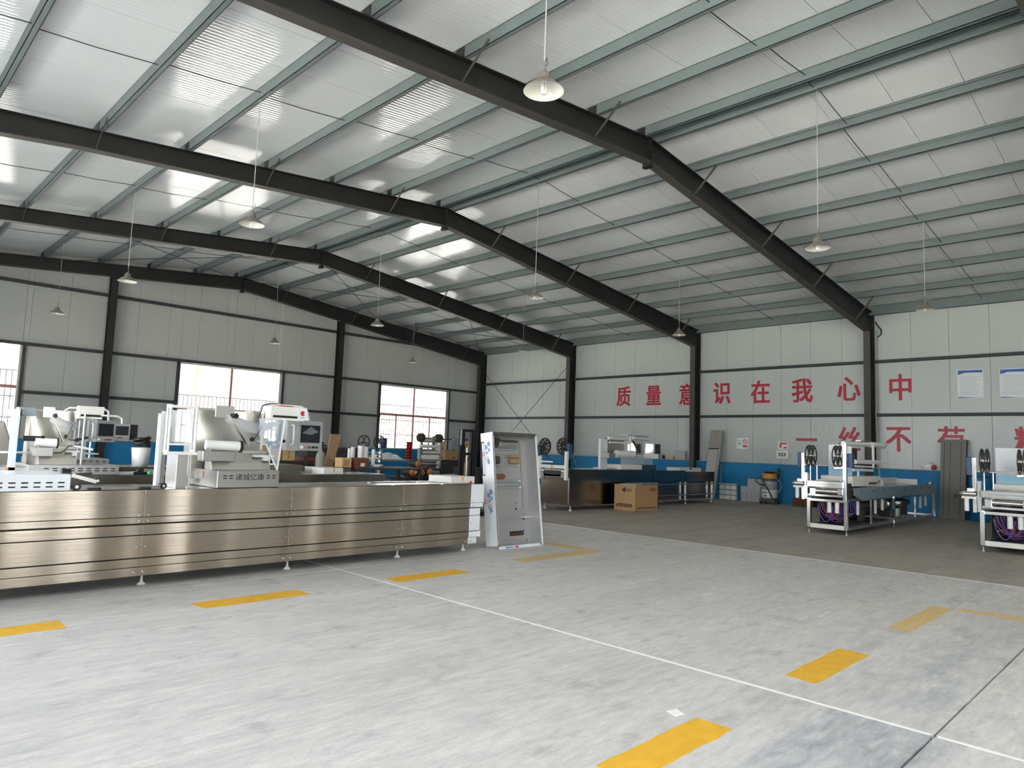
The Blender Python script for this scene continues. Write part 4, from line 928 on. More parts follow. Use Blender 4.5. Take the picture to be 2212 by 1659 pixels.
# grey roller press in front of the third window
t = thing('roller_press', 'grey roller press with coiled reels on top, right of the red buckets', 'machine', (13.2, 16.5, 0))
q0, q1, _, _ = rect(897, 940, 946, 1030, 16.5)
build('side_frame', B(q1-0.09, q1-0.03, 16.3, 16.45, 0.02, 1.82), 'steel_box', t); build('side_frame', B(q0, q0+0.05, 16.3, 16.4, 0.02, 1.5), 'steel_cover', t)
for k, z in enumerate((1.78, 1.70, 1.55, 1.42, 1.33, 1.24, 1.15, 1.02)): build('roller', MB().cyl((q0+0.05, 16.35+0.03*(k % 2), z), (q1-0.09, 16.35+0.03*(k % 2), z), 0.04 if k not in (2, 5) else 0.055, 12), 'white_plastic' if k % 3 == 2 else 'steel_bright', t)
build('apron', B(q0+0.15, q1-0.12, 16.32, 16.34, 1.12, 1.4), 'cream_cover', t)
for x in (q0+0.16, q1-0.02): build('reel', MB().cyl((x-0.09, 16.3, 1.80), (x-0.09, 16.42, 1.80), 0.13, 18).cyl((x-0.09, 16.28, 1.80), (x-0.09, 16.31, 1.80), 0.05, 12), 'cast_dark', t)
build('press_bed', B(q0, q1, 16.3, 16.7, 0.62, 0.9), 'cast_dark', t); build('press_tray', B(q0+0.05, q1-0.2, 16.12, 16.3, 0.70, 0.84), 'grey_film', t, bevel=0.01)
# rack with cardboard boxes beside the stacker
t = thing('storage_rack', 'dark rack holding cardboard boxes left of the pallet stacker', 'rack', (16.8, 20.3, 0))
for x in (16.0, 17.6):
    for y in (20.0, 20.7): build('upright', B(x-0.03, x+0.03, y-0.03, y+0.03, 0, 1.9), 'cast_dark', t)
for z in (0.5, 1.06, 1.84): build('shelf', B(15.97, 17.63, 19.97, 20.73, z-0.04, z), 'cast_dark', t)
build('rack_cover', B(15.9, 17.7, 19.99, 20.6, 0.02, 1.015), 'cast_dark', t)
for k, (xa, xb, z0, z1, m) in enumerate(((16.25, 16.62, 1.06, 1.40, 'cardboard_pale'), (16.66, 17.36, 1.06, 1.42, 'cardboard'), (16.28, 16.62, 1.41, 1.74, 'cardboard_pale'), (17.40, 17.56, 1.06, 1.32, 'cardboard_pale'))):
    t = thing('cardboard_box', 'cardboard box in the dark rack, %s' % ('lower left, bright face', 'wide one in the middle', 'upper left, bright face', 'narrow one at the right')[k], 'box', (xa, 20.1, z0), group='cardboard boxes in the dark rack')
    build('box', B(xa, xb, 20.02, 20.45, z0+0.002, z1), m, t, bevel=0.004)
    if k < 3: build('hand_hole', B((xa+xb)/2-0.05, (xa+xb)/2+0.05, 20.016, 20.02, z0+0.06, z0+0.10), 'groove', t)
t = thing('film_bag', 'grey translucent film bag hanging over the boxes in the rack', 'bag', (17.1, 19.97, 1.45))
build('bag', MB().prism([(16.7, 1.46), (17.5, 1.44), (17.6, 1.80), (17.0, 1.88), (16.72, 1.78)], 'y', 19.86, 19.96), 'grey_film', t, bevel=0.02)
# hand pallet stacker
t = thing('pallet_stacker', 'black pallet stacker with twin mast, left of the leaning sheet steel cabinet', 'stacker', (11.2, 12.6, 0))
for xa in (10.93, 11.27):
    build('mast_rail', MB().box(xa, xa+0.11, 12.6, 12.615, 0.05, 2.0).box(xa, xa+0.012, 12.6, 12.7, 0.05, 2.0).box(xa+0.098, xa+0.11, 12.6, 12.7, 0.05, 2.0), 'black_plastic', t)
build('mast_edge', B(10.905, 10.925, 12.58, 12.62, 1.62, 2.0), 'grey_film', t)
build('mast_head', B(10.93, 11.38, 12.62, 12.68, 1.94, 2.0), 'black_plastic', t)
build('carriage', MB().box(10.95, 11.37, 12.58, 12.6, 0.80, 0.86).box(10.95, 11.37, 12.58, 12.6, 1.38, 1.44), 'black_plastic', t)
build('lift_cylinder', MB().cyl((11.15, 12.65, 0.1), (11.15, 12.65, 1.55), 0.03, 12), 'steel_bright', t)
build('lift_chain', MB().tube([(11.09, 12.64, 1.2), (11.09, 12.64, 1.6), (11.12, 12.64, 1.66), (11.16, 12.64, 1.62)], 0.012, 8), 'cast_dark', t)
build('stacker_body', B(10.9, 11.45, 12.72, 13.3, 0.1, 0.9), 'black_plastic', t, bevel=0.03)
for xa in (10.95, 11.27): build('fork', B(xa, xa+0.12, 11.7, 12.6, 0.06, 0.11), 'black_plastic', t); build('outrigger', B(xa-0.02, xa+0.14, 11.9, 12.7, 0.0, 0.06), 'black_plastic', t)
t = thing('cardboard_box', 'tall cardboard box seen between the masts of the pallet stacker', 'box', (11.1, 13.6, 0))
ka, kb = at(1007, 975, Y=13.5).x, at(1020, 975, Y=13.5).x; kz = at(1013, 955, Y=13.5).z
build('box', B(ka, kb, 13.5, 13.75, 0, kz), 'cardboard', t, bevel=0.004); build('label', B(ka+0.05, kb-0.05, 13.496, 13.5, 1.2, 1.34), 'carton_brown', t)
# dark rack mass behind the far end of the front machine
t = thing('tool_cabinet', 'low dark tool cabinet behind the end of the front machine', 'cabinet', (10.2, 14.2, 0))
build('cabinet_body', B(13.0, 15.0, 14.9, 15.3, 0.03, 0.98), 'cast_dark', t, bevel=0.01)
for k in range(3): build('drawer', B(13.04+0.66*k, 13.66+0.66*k, 14.88, 14.9, 0.1, 0.94), 'cast_dark', t)
# ------------------------------------------------------------------ sheet steel cabinet shell, leaning
t = thing('cabinet_shell', 'open sheet steel cabinet shell leaning beside the front machine, blue prints on white film', 'cabinet', (7.70, 7.89, 0.0), (-math.radians(7.4), 0, 0))
WD, DP, HT = 1.03, 0.285, 1.86
bl = lambda nm, mb, m, pr=t, bv=0.0: build(nm, mb, m, pr, bv, world=False)
bl('back_sheet', MB().box(0.004, WD, DP-0.012, DP, 0.0, HT), 'sheet_matt')
side = MB().prism([(0.0, 0.10), (0.08, 0.0), (DP, 0.0), (DP, HT), (0.0, HT)], 'x', 0.0, 0.012)
sd = bl('side_sheet', side, 'white_film')
bl('side_lip', MB().box(0.0, 0.035, 0.0, 0.01, 0.11, HT-0.005), 'sheet_matt', sd)
bl('corner_patch', MB().box(-0.002, 0.0, 0.005, DP-0.005, -0.0, 0.055), 'sheet_matt', sd)
for z0 in (1.55, 0.78):
    for (dy, dz, s, m) in ((0.10, 0.12, 0.05, 'print_lightblue'), (0.16, 0.07, 0.045, 'print_lightblue'), (0.10, 0.02, 0.035, 'print_lightblue'), (0.15, -0.02, 0.03, 'print_lightblue'), (0.12, -0.17, 0.045, 'print_lightblue')):
        bl('film_print', MB().prism([(dy-s*0.8, dz+z0-s*0.3), (dy+s*0.5, dz+z0-s*0.9), (dy+s*0.8, dz+z0+s*0.6), (dy-s*0.2, dz+z0+s)], 'x', -0.0022, -0.0005), m, sd)
    for (dy, dz, r) in ((0.235, -0.03, 0.028), (0.15, -0.11, 0.026)):
        bl('film_stamp', MB().tube([(-0.0015, dy+r*math.cos(2*math.pi*k/14), dz+z0+r*math.sin(2*math.pi*k/14)) for k in range(14)], 0.0045, 5, True), 'print_red', sd)
fg = bl('right_flange', MB().box(WD-0.012, WD, 0.0, DP, 0.0, HT), 'sheet_matt'); bl('flange_lip', MB().box(WD-0.035, WD+0.002, -0.008, 0.0, 0.02, HT-0.04), 'white_film', fg)
bl('top_flange', MB().box(0.012, WD-0.012, 0.0, DP, HT-0.012, HT).box(0.012, WD-0.012, -0.002, 0.01, HT-0.06, HT-0.012), 'steel_dark')
bl('bottom_flange', MB().box(0.012, WD-0.012, 0.0, DP, 0.0, 0.012).box(0.012, WD-0.08, -0.008, 0.002, 0.0, 0.045), 'white_film')
for x0_, x1_ in ((0.15, 0.32), (0.36, 0.44)): bl('film_print', MB().box(x0_, x1_, -0.0095, -0.008, 0.008, 0.035), 'print_lightblue' if x0_ < 0.3 else 'print_red')
for z, h_ in ((1.33, 0.03), (1.06, 0.035), (0.955, 0.035), (0.465, 0.02), (1.62, 0.025)):
    bl('cross_rib', MB().box(0.012, WD*(0.80 if z > 0.6 else 0.985), DP-0.05, DP-0.012, z, z+h_), 'steel_bright')
bl('plate_seam', MB().box(0.012, WD-0.012, DP-0.016, DP-0.012, 0.0, 0.46), 'sheet_matt')
bl('upright_rib', MB().box(WD*0.78, WD*0.80, DP-0.07, DP-0.012, 0.62, HT-0.06).box(WD*0.83, WD*0.845, DP-0.05, DP-0.012, 0.62, HT-0.1), 'sheet_matt')
for x, z, wd, h_ in ((0.53, 0.18, 0.33, 0.075), (0.06, 0.16, 0.07, 0.075), (0.70, 0.60, 0.03, 0.035), (0.86, 0.43, 0.03, 0.04), (0.24, 0.88, 0.018, 0.025), (0.24, 0.75, 0.018, 0.025), (0.22, 0.70, 0.018, 0.018), (0.22, 0.5, 0.018, 0.018), (0.86, 0.25, 0.018, 0.02), (0.72, 0.7, 0.015, 0.015), (0.92, 0.08, 0.02, 0.02)):
    bl('cut_out', MB().box(x, x+wd, DP-0.018, DP-0.011, z, z+h_), 'groove')
bl('cut_out_glow', MB().box(0.55, 0.84, DP-0.02, DP-0.017, 0.2, 0.225), 'carton_brown')
bl('winding_roller', MB().cyl((0.30, DP-0.10, 1.71), (0.72, DP-0.10, 1.71), 0.05, 14).cyl((0.22, DP-0.10, 1.71), (0.30, DP-0.10, 1.71), 0.075, 14), 'steel_bright')
bl('roller_plate', MB().box(0.10, 0.74, DP-0.05, DP-0.03, 1.60, 1.80), 'sheet_matt')
bl('roller_hub', MB().cyl((0.17, DP-0.10, 1.71), (0.24, DP-0.10, 1.71), 0.085, 14), 'cast_dark')
bl('sponge_pad', MB().box(0.05, 0.32, DP-0.12, DP-0.02, 1.36, 1.49), 'cast_dark', bv=0.03)
bl('half_disc', MB().cyl((0.36, DP-0.06, 1.42), (0.36, DP-0.012, 1.42), 0.12, 20), 'steel_bright')
bl('wood_rail', MB().box(0.58, 0.80, DP-0.09, DP-0.02, 1.38, 1.44).box(0.58, 0.80, DP-0.08, DP-0.02, 1.47, 1.52), 'plywood')
bl('wood_rail', MB().prism([(0.05, 1.11), (0.40, 1.11), (0.45, 1.16), (0.40, 1.20), (0.05, 1.20)], 'y', DP-0.08, DP-0.02), 'carton_brown')
bl('grille', MB().box(0.06, 0.78, DP-0.05, DP-0.02, 1.0, 1.05), 'grey_film')
bl('side_handle', MB().tube([(-0.0, DP-0.05, HT-0.15), (-0.05, DP-0.05, HT-0.15), (-0.05, DP-0.05, HT-0.68), (0.0, DP-0.05, HT-0.68)], 0.014, 8), 'black_plastic')
# ------------------------------------------------------------------ vacuum pump carton on the floor
t = thing('shipping_carton', 'large cardboard shipping carton with black logo on the floor before the dark machine', 'box', (16.2, 11.3, 0))
build('body', B(15.72, 16.82, 10.93, 11.62, 0.0, 0.70), 'cardboard', t, bevel=0.006)
build('flap_seam', B(15.72, 16.82, 11.27, 11.28, 0.70, 0.702), 'carton_brown', t)
def on_left(mb, m, nm): build(nm, mb, m, t)
for (y0, y1, z0, z1) in ((11.52, 11.55, 0.10, 0.15), (11.48, 11.51, 0.10, 0.19), (11.36, 11.45, 0.10, 0.19), (11.25, 11.34, 0.10, 0.19), (11.14, 11.23, 0.10, 0.19), (11.03, 11.12, 0.10, 0.19)):
    b = MB().box(15.717, 15.72, y0, y1, z0, z1); build('handling_mark', b, 'groove', t)
    if y1-y0 > 0.05: build('mark_symbol', MB().prism([(y0+0.02, z0+0.03), (y0+0.045, z0+0.015), (y0+0.07, z0+0.03), (y0+0.05, z0+0.05), (y0+0.06, z0+0.075), (y0+0.03, z0+0.075), (y0+0.04, z0+0.05)], 'x', 15.7155, 15.717), 'cardboard', t)
text('BUSCH', 'groove', t, (15.7185, 11.2, 0.56), (0, -1, 0), (0, 0, 1), 0.10, 0.11, 0.01, 0.002, name='lettering')
build('logo_cross', MB().prism([(11.26, 0.50), (11.30, 0.50), (11.30, 0.54), (11.34, 0.54), (11.34, 0.58), (11.30, 0.58), (11.30, 0.63), (11.26, 0.63)], 'x', 15.7165, 15.719), 'groove', t)
text('BUSCH', 'groove', t, (16.58, 10.9285, 0.57), (1, 0, 0), (0, 0, 1), 0.085, 0.10, 0.01, 0.002, name='lettering')
build('print_line', MB().box(15.85, 16.75, 10.9285, 10.931, 0.07, 0.10), 'carton_brown', t)
for k, (x0, x1, y0, y1, z, m, tx) in enumerate(((15.78, 16.6, 10.95, 11.5, 0.704, 'white_film', 'white sheet lying on top of the large shipping carton'), (16.1, 16.95, 11.0, 11.6, 0.716, 'grey_film', 'grey sheet metal tray lying on the white sheet on the carton'))):
    o = thing('sheet_metal', tx, 'sheet', (x0, y0, z)); build('sheet', MB().box(x0, x1, y0, y1, z, z+0.008).box(x0, x1, y0, y0+0.01, z, z+0.012+0.03*k), m, o)

# ------------------------------------------------------------------ dark machine in the middle distance
t = thing('packaging_machine', 'dark mirror-steel machine behind the shipping carton, spoked reels at its left end', 'machine', (17.8, 12.35, 0), group='film packaging machines')
Y0, Y1 = 11.84, 12.83
build('front_panel', B(14.05, 17.92, Y0, Y0+0.03, 0.13, 1.08), 'steel_dark', t); build('front_panel', B(17.94, 19.8, Y0, Y0+0.03, 0.70, 1.06), 'steel_dark', t); build('front_panel', B(19.82, 21.64, Y0, Y0+0.03, 0.70, 1.02), 'steel_dark', t)
build('lower_panel', B(17.94, 21.6, Y0+0.12, Y0+0.14, 0.14, 0.68), 'steel_dark', t)
for z in (0.63, 0.29): build('guard_rail', B(17.94, 21.62, Y0-0.01, Y0+0.03, z-0.015, z+0.015), 'steel_box', t)
build('rear_panel', B(14.05, 21.64, Y1-0.03, Y1, 0.13, 1.04), 'steel_dark', t)
build('left_panel', B(14.02, 14.05, Y0+0.02, Y1-0.02, 0.15, 0.86), 'steel_panel', t)
build('right_panel', B(21.61, 21.64, Y0+0.02, Y1-0.02, 0.14, 1.0), 'steel_dark', t)
build('top_plate', MB().box(14.05, 17.92, Y0+0.03, Y1-0.03, 1.05, 1.08).box(17.92, 21.61, Y0+0.03, Y1-0.03, 0.98, 1.01), 'steel_bright', t)
for x in (14.15, 16.2, 18.1, 19.86, 21.5):
    for y in (Y0+0.03, Y1-0.06): foot(t, x, y, 0.16)
for x in (19.86, 21.56): build('leg_post', B(x-0.03, x+0.03, Y0, Y0+0.06, 0.12, 0.70), 'steel_box', t)
build('corner_lock', MB().cyl((21.58, Y0-0.02, 0.64), (21.58, Y0+0.02, 0.64), 0.035, 12).cyl((21.58, Y0-0.02, 0.48), (21.58, Y0+0.02, 0.48), 0.05, 14), 'steel_bright', t)
spoked_wheel(t, (13.9, 12.60, 1.667), 0.225, 'cast_dark', 'y', 0.045, 5); spoked_wheel(t, (13.9, 11.97, 1.675), 0.225, 'cast_dark', 'y', 0.045, 5)
for y, zt in ((12.76, 1.42), (11.83, 1.55)): build('reel_post', B(13.86, 13.94, y-0.04, y+0.04, 0.80, zt), 'cream_cover', t, bevel=0.004)
build('reel_beam', MB().box(13.87, 13.93, 11.86, 12.74, 1.10, 1.18).box(13.87, 13.92, 12.3, 12.74, 1.24, 1.28).box(13.9, 14.0, 11.9, 12.7, 1.0, 1.05), 'cream_cover', t)
build('reel_head', B(13.84, 13.98, 12.73, 12.83, 1.40, 1.70), 'blue_motor', t, bevel=0.01); build('reel_head', B(13.95, 14.1, 11.80, 11.9, 1.35, 1.75), 'blue_motor', t, bevel=0.01)
build('end_shelf', MB().prism([(11.9, 0.86), (12.75, 0.86), (12.75, 1.0), (12.5, 0.93), (12.1, 0.93), (11.9, 1.0)], 'x', 13.88, 14.02), 'steel_box', t)
build('chain_box', B(13.88, 14.05, 12.0, 12.6, 0.88, 1.04), 'cast_dark', t); build('marker_dot', MB().cyl((13.86, 12.3, 1.14), (13.87, 12.3, 1.14), 0.035, 10), 'orange_mark', t)
build('arm_bracket', MB().bar((14.0, 11.85, 1.75), (14.35, 11.85, 1.15), 0.03, 0.03), 'steel_bright', t)
R_ = lambda *a: rect(*a, 12.3)
a, b, c0, d = R_(1297, 948, 1312, 1018); build('film_column', B(a, b, 12.3, 12.38, 1.08, d), 'white_film', t, bevel=0.006)
a, b, c0, d = R_(1313, 944, 1357, 956); zc = (c0+d)/2
for z, rr, ya in ((d-0.05, 0.045, 12.28), (d-0.17, 0.03, 12.24)): build('film_roller', MB().cyl((a, ya, z), (b+0.05, ya, z), rr, 14), 'white_plastic', t)
a2, b2, c2, d2 = R_(1325, 974, 1362, 988); build('film_roll', MB().cyl((a2, 12.2, (c2+d2)/2), (b2, 12.2, (c2+d2)/2), 0.11, 18), 'white_plastic', t); build('roll_end', MB().cyl((b2, 12.2, (c2+d2)/2), (b2+0.06, 12.2, (c2+d2)/2), 0.09, 14), 'cast_dark', t)
build('film_back', B(a, b, 12.45, 12.47, 1.45, d-0.05), 'steel_wavy', t); build('station_post', MB().cyl((b, 12.22, 1.45), (b, 12.22, d+0.05), 0.02, 8), 'white_plastic', t)
a3, b3, c3, d3 = R_(1368, 943, 1402, 954); build('film_roller', MB().cyl((a3, 12.3, d3-0.05), (b3, 12.3, d3-0.08), 0.05, 14), 'white_plastic', t); build('head_plate', MB().box(a3-0.3, b3-0.1, 12.25, 12.6, d3+0.0, d3+0.03), 'steel_box', t)
build('film_back', B(a3, b3, 12.5, 12.52, 1.50, d3-0.12), 'steel_bright', t); build('link_arm', MB().bar((b+0.1, 12.2, d-0.1), (b+0.45, 12.2, 1.60), 0.02, 0.07, (0, 1, 0)), 'cast_dark', t)
a4, b4, c4, d4 = R_(1397, 959, 1409, 980); build('monitor_back', B(a4, b4, 12.0, 12.3, c4, d4), 'black_plastic', t, bevel=0.01); build('monitor_face', B(a4-0.06, a4, 12.0, 12.3, c4, d4), 'steel_bright', t)
build('station_side', B(b+0.05, a3+1.05, 12.3, 12.6, 1.08, 1.46), 'acrylic', t)
a5, b5, c5, d5 = R_(1320, 1003, 1366, 1019); build('sealing_cover', B(a5, b5, 11.95, 12.6, 1.08, d5), 'cream_cover', t, bevel=0.01); build('cover_side', B(b5, b5+0.9, 12.05, 12.6, 1.03, 1.22), 'steel_dark', t)
build('station_base', MB().box(16.0, 16.5, 12.1, 12.6, 1.08, 1.12).box(15.95, 16.25, 12.0, 12.3, 1.4, 1.55), 'steel_box', t)
a6, b6, c6, d6 = R_(1457, 1010, 1503, 1019); o = build('outlet_cover', B(a6, b6, 12.1, 12.6, 1.0, d6), 'cream_cover', t, bevel=0.008); build('cover_notch', B((a6+b6)/2-0.06, (a6+b6)/2+0.06, 12.09, 12.10, d6-0.05, d6), 'groove', o)

# ------------------------------------------------------------------ open-frame machines at the right
def open_machine():
    t = thing('filling_machine', 'bare white-framed machine with grey filmed table and purple hoses, nearest the slogan column', 'machine', (15.4, 5.4, 0), group='bare frame machines under assembly')
    YA, YB = 5.40, 6.17
    for x in (15.42, 18.52, 22.04):
        for y in (YA, YB):
            build('leg', B(x-0.035, x+0.035, y-0.035, y+0.035, 0.11, 0.74), 'steel_polish', t); foot(t, x, y, 0.12, 'steel_bright')
    for x in (16.95, 20.3): build('mid_leg', B(x-0.02, x+0.02, YA-0.02, YA+0.02, 0.12, 0.74), 'steel_bright', t)
    for y in (YA, YB):
        build('bottom_rail', B(15.45, 22.0, y-0.02, y+0.02, 0.11, 0.17), 'steel_box', t); build('top_rail', B(15.45, 22.0, y-0.02, y+0.02, 0.70, 0.76), 'steel_box', t)
    build('end_rail', B(15.395, 15.43, YA+0.04, YB-0.02, 0.11, 0.20), 'cream_cover', t); build('end_rail', B(15.40, 15.44, YA+0.03, YB-0.03, 0.68, 0.73), 'steel_polish', t)
    for x in (18.52, 22.04): build('cross_rail', B(x-0.02, x+0.02, YA, YB, 0.12, 0.17), 'steel_box', t)
    for z, x in ((0.34, 16.9), (0.42, 18.4), (0.46, 20.3)): build('inner_shelf_rail', MB().bar((x-0.8, YB-0.1, z), (x+0.9, YB-0.15, z), 0.04, 0.03), 'steel_bright', t)
    build('oil_tray', B(15.5, 18.4, YA+0.06, YB-0.06, 0.17, 0.20), 'cast_dark', t); build('rear_shade_sheet', B(15.9, 20.3, YB-0.05, YB-0.03, 0.20, 0.72), 'cast_dark', t); build('rear_shade_sheet', B(20.32, 22.0, YB-0.05, YB-0.03, 0.5, 0.72), 'cast_dark', t)  # rear sheets: dark backdrop painted for the shadow and clutter below the table
    # near-end gantry with two reels
    build('front_post', B(15.33, 15.41, YA-0.035, YA+0.035, 0.72, 1.93), 'steel_polish', t, bevel=0.003)
    build('rear_post', B(15.33, 15.40, 6.24, 6.30, 0.70, 1.71), 'steel_polish', t, bevel=0.003)
    build('rear_post_lower', B(15.3, 15.38, 6.16, 6.22, 0.72, 1.28), 'steel_polish', t)
    reel(t, (15.35, 6.10, 1.652), 0.228, 0.08, 3); reel(t, (15.35, 5.535, 1.655), 0.228, 0.08, 3)
    build('reel_motor', B(15.36, 15.5, 6.30, 6.40, 1.38, 1.72), 'blue_motor', t, bevel=0.015); build('reel_motor', B(15.44, 15.58, 5.28, 5.38, 1.42, 1.72), 'blue_motor', t, bevel=0.015)
    build('tie_bar', MB().cyl((15.37, YA, 1.45), (15.37, 6.24, 1.45), 0.016, 8).cyl((15.37, 6.12, 1.1), (15.37, 6.12, 1.45), 0.014, 8).cyl((15.37, 5.98, 1.1), (15.37, 5.98, 1.45), 0.014, 8).bar((15.37, YA, 1.42), (15.37, 5.62, 1.40), 0.03, 0.03), 'steel_bright', t)
    build('feed_beam', MB().box(15.30, 15.42, YA+0.02, 6.20, 0.98, 1.12).box(15.33, 15.42, YA+0.06, 6.0, 1.12, 1.15), 'steel_polish', t, bevel=0.012)
    build('perforation', MB().box(15.298, 15.30, YA+0.1, 6.05, 1.045, 1.055), 'print_lightblue', t)
    build('gear_motor', MB().cyl((15.35, 6.24, 1.04), (15.35, 6.45, 1.04), 0.055, 14).cyl((15.35, 6.45, 1.04), (15.35, 6.52, 1.04), 0.05, 14, 0.01).box(15.30, 15.40, 6.28, 6.38, 1.08, 1.14), 'steel_bright', t)
    build('air_tank', MB().cyl((15.35, 6.40, 0.72), (15.35, 6.40, 0.96), 0.04, 12).box(15.30, 15.42, 6.26, 6.47, 0.95, 0.99), 'white_plastic', t)
    build('bracket_block', MB().box(15.32, 15.44, 6.0, 6.12, 0.80, 0.96).box(15.32, 15.42, YA+0.03, 5.55, 0.84, 0.97), 'steel_polish', t, bevel=0.01)
    build('roller_shaft', MB().cyl((15.42, YA+0.03, 0.90), (15.42, 6.05, 0.90), 0.05, 14), 'steel_bright', t)
    build('cross_bar', MB().box(15.34, 15.38, YA+0.05, 6.15, 0.79, 0.83), 'steel_polish', t)
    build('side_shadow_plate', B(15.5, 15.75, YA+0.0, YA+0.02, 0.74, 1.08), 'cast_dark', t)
    for y in (5.76, 5.60):
        c = build('air_cylinder', MB().cyl((15.46, y, 0.45), (15.46, y, 0.67), 0.045, 14), 'white_plastic', t); build('piston_rod', MB().cyl((15.46, y, 0.67), (15.46, y, 0.72), 0.015, 8), 'steel_bright', c)
    rng = random.Random(3)
    for k in range(15):
        ya = rng.uniform(5.48, 5.70); yb = rng.uniform(5.78, 6.05); xa = 15.5+rng.uniform(-0.05, 0.25); dip = rng.uniform(0.22, 0.36); z0 = rng.uniform(0.55, 0.70)
        build('air_hose', MB().tube([(xa+0.04*math.sin(s*3), ya+(yb-ya)*s, z0-(z0-dip)*math.sin(math.pi*s)**0.7+0.0*s) for s in [i/9 for i in range(10)]], 0.009, 6), ('hose_purple', 'hose_purple', 'hose_red', 'hose_blue')[k % 4], t)
    for k in range(4):
        build('air_hose', MB().tube([(15.6+0.1*k, 5.42, 0.68), (15.7+0.12*k, 5.44, 0.45), (15.62+0.1*k, 5.6, 0.32), (15.55, 5.8, 0.3)], 0.009, 6), ('hose_purple', 'hose_blue')[k % 2], t)
    # film station
    pl = build('station_plate', B(16.40, 16.43, 5.62, 6.12, 1.10, 1.92), 'white_film', t); build('plate_film', B(16.392, 16.40, 5.63, 6.11, 1.11, 1.40), 'blue_film', pl)
    build('film_roller', MB().cyl((15.45, 5.46, 1.93), (17.0, 5.46, 1.95), 0.055, 16).cyl((17.2, 5.46, 1.95), (18.0, 5.46, 1.96), 0.06, 16).cyl((17.0, 5.46, 1.95), (17.2, 5.46, 1.95), 0.03, 10), 'white_plastic', t)
    build('roller_cap', MB().cyl((18.0, 5.46, 1.96), (18.03, 5.46, 1.96), 0.085, 14), 'monitor_grey', t)
    build('head_cover', MB().box(16.5, 17.3, 5.45, 5.56, 2.01, 2.025), 'steel_dark', t)
    build('station_post', B(17.17, 17.23, 5.40, 5.44, 1.42, 1.97), 'white_plastic', t)
    build('lower_roller', MB().cyl((16.1, 5.45, 1.55), (17.5, 5.45, 1.55), 0.05, 12).box(17.3, 18.0, 5.42, 5.48, 1.50, 1.58), 'white_plastic', t)
    build('guide_bar', MB().cyl((15.9, 5.45, 1.46), (17.2, 5.45, 1.44), 0.02, 8).cyl((16.0, 5.45, 1.37), (17.25, 5.45, 1.36), 0.03, 8).cyl((16.3, 5.45, 1.2), (16.3, 5.45, 1.37), 0.025, 8), 'white_plastic', t)
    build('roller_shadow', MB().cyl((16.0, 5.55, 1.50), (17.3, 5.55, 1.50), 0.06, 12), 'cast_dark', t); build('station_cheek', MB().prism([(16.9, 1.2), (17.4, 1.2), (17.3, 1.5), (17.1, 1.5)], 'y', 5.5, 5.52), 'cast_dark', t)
    mo = build('monitor_back', B(17.3, 17.9, 6.0, 6.1, 1.58, 1.86), 'cast_dark', t, bevel=0.01); build('monitor_edge', B(17.26, 17.3, 6.0, 6.1, 1.58, 1.86), 'monitor_grey', mo)
    c = build('sealing_cover', B(15.75, 17.58, 5.38, 6.05, 1.02, 1.235), 'cream_cover', t, bevel=0.01); build('cover_patch', MB().box(16.75, 17.3, 5.376, 5.38, 1.05, 1.10), 'carton_brown', c); build('cover_latch', B(17.35, 17.5, 5.376, 5.38, 1.08, 1.14), 'monitor_grey', c)
    build('table_top', B(15.75, 22.08, YA-0.02, YB+0.03, 0.94, 0.99), 'steel_dark', t)
    for pts in ([(15.75, 0.99), (15.77, 0.83), (16.28, 0.70), (17.1, 0.73), (18.50, 0.75), (18.50, 0.99)], [(18.52, 0.99), (18.52, 0.75), (20.33, 0.735), (20.33, 0.985)], [(20.35, 0.985), (20.35, 0.735), (22.08, 0.72), (22.08, 0.98)]):
        pn = build('side_panel', MB().prism(pts, 'y', YA-0.05, YA-0.03), 'grey_film', t)
    tk = MB()
    for k in range(8): x = 16.2+0.75*k; tk.box(x-0.012, x+0.012, YA-0.053, YA-0.05, 0.88, 0.94)
    build('clip_mark', tk, 'groove', t)['kind'] = 'stuff'
    build('rear_side_panel', B(15.75, 22.08, YB+0.03, YB+0.05, 0.74, 0.98), 'grey_film', t)
    build('conveyor_guard', MB().box(18.3, 21.1, YB-0.12, YB-0.10, 0.99, 1.15).box(18.3, 18.32, YA+0.15, YB-0.1, 0.99, 1.12).box(21.08, 21.1, YA+0.15, YB-0.1, 0.99, 1.12), 'white_plastic', t)
    build('lock_knob', MB().cyl((21.8, YA+0.03, 0.99), (21.8, YA+0.03, 1.05), 0.03, 10), 'white_plastic', t)
    pump = build('vacuum_pump', MB().cyl((18.9, 5.75, 0.52), (20.0, 5.75, 0.52), 0.15, 18).box(19.0, 19.9, 5.62, 5.88, 0.2, 0.40), 'steel_dark', t); build('pump_cap', MB().cyl((18.82, 5.75, 0.52), (18.9, 5.75, 0.52), 0.13, 18), 'steel_bright', pump)
    for x, z0 in ((16.45, 0.38), (17.6, 0.36), (18.1, 0.42), (21.2, 0.36), (21.7, 0.4)): build('drain_pipe', MB().cyl((x, YA+0.12, z0), (x, YA+0.12, 0.9), 0.035, 10), 'white_plastic', t)
    for x, y, z, r in ((16.2, 5.8, 0.5, 0.09), (17.2, 5.7, 0.55, 0.1), (17.8, 5.9, 0.4, 0.08), (20.8, 5.8, 0.5, 0.08)): build('drive_unit', MB().cyl((x-0.25, y, z), (x+0.25, y, z), r, 12).box(x-0.1, x+0.1, y-0.05, y+0.05, 0.17, z), 'cast_dark', t)
    return t
tR = open_machine()
tRR = copy_tree(tR); tRR.location = (15.32, 5.4-3.2, 0)
tRR['label'] = 'bare white-framed machine cut off by the right picture edge, hoses below'

